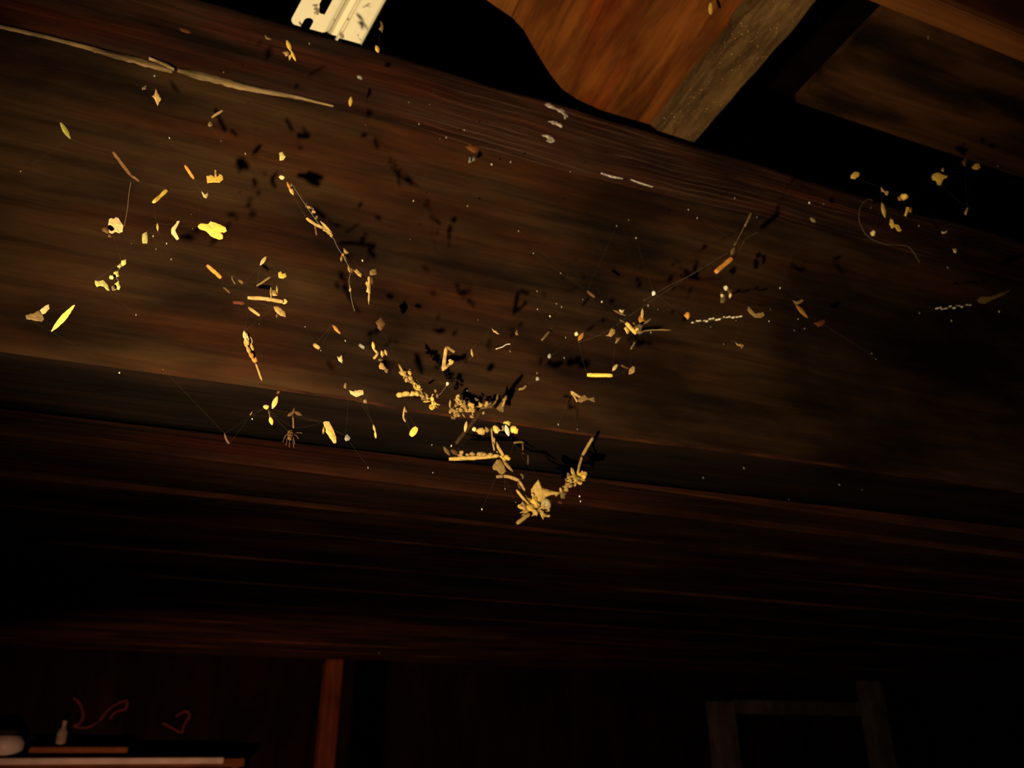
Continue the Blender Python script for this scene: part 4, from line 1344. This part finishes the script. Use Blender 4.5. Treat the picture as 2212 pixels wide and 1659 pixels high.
clump('chaff_flake', 'largest star-like yellow flake with orange bits, over the black gap', 'chaff',
      [('flake', 'poly', ([(2012, 381), (2018, 375), (2028, 373), (2038, 378), (2047, 380), (2045, 384), (2037, 388), (2032, 400), (2026, 400), (2022, 391), (2014, 389)],), 'yellow'), ('lobe', 'blob', (2037, 367, 4, 5, 0), 'straw'), ('core', 'blob', (2033, 381, 6, 5, 0), 'orange')])
bit('poly', ([(2099, 361), (2107, 353), (2116, 354), (2118, 362), (2110, 367), (2102, 365)],), 'yellow', 'round yellow flake over the black gap, rightmost there')
bit('blob', (2084, 350, 6, 9, 30), 'brown', 'faint brown flake left of the rightmost yellow one')
bit('poly', ([(1903, 404), (1907, 408), (1908, 412), (1919, 413), (1917, 422), (1913, 421), (1912, 416), (1904, 414)],), 'straw', 'little S-shaped yellow flake at the beam top, upper right')
clump('chaff_flake', 'round yellow grain with an orange side at the beam top', 'chaff', [('grain', 'seed', (1953, 425, 8, 7, 0), 'yellow'), ('side', 'blob', (1944, 428, 5, 5, 0), 'orange')])
bit('straw', (1915, 41, 1930, 51, 4), 'dull', 'dull thread-like flake in front of the overhead boards', bend=3)
clump('chaff_flake', 'greyish yellow flake in two lobes in front of the overhead boards', 'chaff', [('lobe', 'poly', ([(1995, 50), (2003, 42), (2012, 44), (2013, 50), (2004, 52), (1998, 54)],), 'tan'), ('lobe', 'blob', (2007, 58, 7, 4, -20), 'tan')])
bit('blob', (2006, 80, 3, 5, 0), 'dull', 'faint small flake beneath the two-lobed one')
bit('leaf', (1535, 6, 1535, 31, 9), 'yellow', 'yellow sliver dangling in front of the red-brown plank', point=.5)

# ---- tiny specks, nothing tells them apart within each stretch
SPK = {
    ('tiny pale dust speck on the beam between the cream rail and the droppings', 'specks on the upper middle of the beam', .955):
        [(668, 94), (483, 156), (883, 221), (928, 226), (1003, 281), (905, 268), (950, 300), (964, 297), (790, 270), (1062, 355), (1103, 350), (1232, 371), (893, 434), (1010, 445)],
    ('tiny pale dust speck among the scraps at the left of the picture', 'specks at the left', .80):
        [(366, 298), (478, 305), (530, 332), (334, 164), (45, 370), (413, 464), (331, 510), (337, 538), (360, 526), (394, 508), (416, 494), (284, 526), (370, 560), (294, 680), (258, 805), (352, 798), (560, 700)],
    ('tiny pale dust speck over the middle of the beam', 'specks at the middle', .84):
        [(886, 517), (783, 563), (746, 736), (659, 706), (693, 757), (1120, 499), (1374, 514), (1211, 590), (1152, 547), (1160, 629), (1202, 656), (1213, 663), (1033, 691), (1259, 647), (1300, 652), (1161, 668), (1188, 683), (1222, 729), (1102, 759), (1009, 844), (1160, 806), (1219, 773), (1400, 660), (1421, 668), (1434, 674), (1406, 718), (1487, 453), (1506, 471), (1332, 488), (1358, 475), (1206, 917), (1247, 927)],
    ('tiny pale dust speck on the dark boards under the beam', 'specks under the beam', .80):
        [(1091, 1056), (1114, 1085), (1254, 1083), (1252, 1072), (1041, 1100), (975, 963), (933, 961), (819, 1410), (1519, 1032), (1607, 1011), (1813, 1047), (1862, 1058), (1704, 1079), (935, 1021), (795, 1010), (545, 905)],
    ('tiny pale dust speck over the right half of the beam', 'specks at the right', .86):
        [(1587, 428), (1635, 469), (1664, 668), (1661, 694), (1535, 706), (1590, 692), (1563, 743), (1724, 689), (1738, 710), (1716, 714), (1986, 676), (2055, 693), (2158, 673), (1883, 764), (1892, 776), (1748, 438), (1779, 440), (1865, 437), (1881, 449), (1985, 488), (2155, 359), (2203, 160), (1685, 622), (2047, 578), (1457, 253), (1435, 255)],
}
sr = random.Random(77)
SPECKS = []
for (lab, grp, q), pts in SPK.items():
    for (x, y) in pts:
        a = sr.uniform(1.2, 2.7)
        if q == .80 and y > 900 and (x > 1300 or y > 1150):      # stuck to the boards themselves
            qq = hit(x, y, 2, 2.066).y / D
            a *= min(qq, 2.2)
            o = bit('seed', (x, y, a / qq * 1.2, a * .6 / qq * 1.2, 70), 'grey', lab, q=qq, name='dust_speck', cat='dust', group=grp, jag=.2)
            continue
        bit('seed', (x, y, a, a * sr.uniform(.35, .75), sr.uniform(60, 120)), sr.choice(['grey', 'dull', 'grey', 'white', 'grey']), lab, q=q, name='dust_speck', cat='dust', group=grp, jag=.2)
        SPECKS.append((x, y, q))

# ---- the fine cobweb that holds it all together: nobody could count its threads
wr = random.Random(9)
V, Fc = [], []


def add_geo(g):
    b = len(V)
    V.extend(g[0])
    Fc.extend([tuple(i + b for i in f) for f in g[1]])


for i, (x, y, q) in enumerate(ANCHORS):
    near = sorted(ANCHORS, key=lambda p: (p[0] - x) ** 2 + (p[1] - y) ** 2)[1:6]
    for (x2, y2, q2) in wr.sample(near, 2):
        if not 4 < math.hypot(x2 - x, y2 - y) < 110:
            continue
        n_ = 6
        P = []
        for k in range(n_ + 1):
            t = k / n_
            sag = 2.5 * math.sin(math.pi * t)
            P.append(W(x + (x2 - x) * t, y + (y2 - y) * t + sag, q + (q2 - q) * t))
        add_geo(tube_geo(P, [scale_at(p) * 0.09 for p in P], sides=3))
    if i % 6 == 0 and 0.286 * x - 60 < y < 900 and x < 1850:
        # guy threads back to the timber
        ex, ey = x + wr.uniform(-30, 30), max(min(y - wr.uniform(5, 60), 860), 0.286 * x - 70)
        P = []
        for k in range(9):
            t = k / 8
            P.append(W(x + (ex - x) * t, y + (ey - y) * t + 3 * math.sin(math.pi * t), q + (0.99 - q) * t))
        add_geo(tube_geo(P, [scale_at(p) * 0.08 for p in P], sides=3))
for (x, y, q) in SPECKS:
    if q > .93:
        continue
    x2, y2, q2 = min(ANCHORS, key=lambda p: (p[0] - x) ** 2 + (p[1] - y) ** 2)
    P = [W(x + (x2 - x) * t / 6, y + (y2 - y) * t / 6, q + (q2 - q) * t / 6) for t in range(7)]
    add_geo(tube_geo(P, [scale_at(p) * 0.08 for p in P], sides=3))
o = mesh('cobweb', V, Fc, 'silkdim')
tag(centre(o), 'barely visible cobweb of fine threads holding all the straw and chaff before the beam', 'cobweb', kind='stuff')
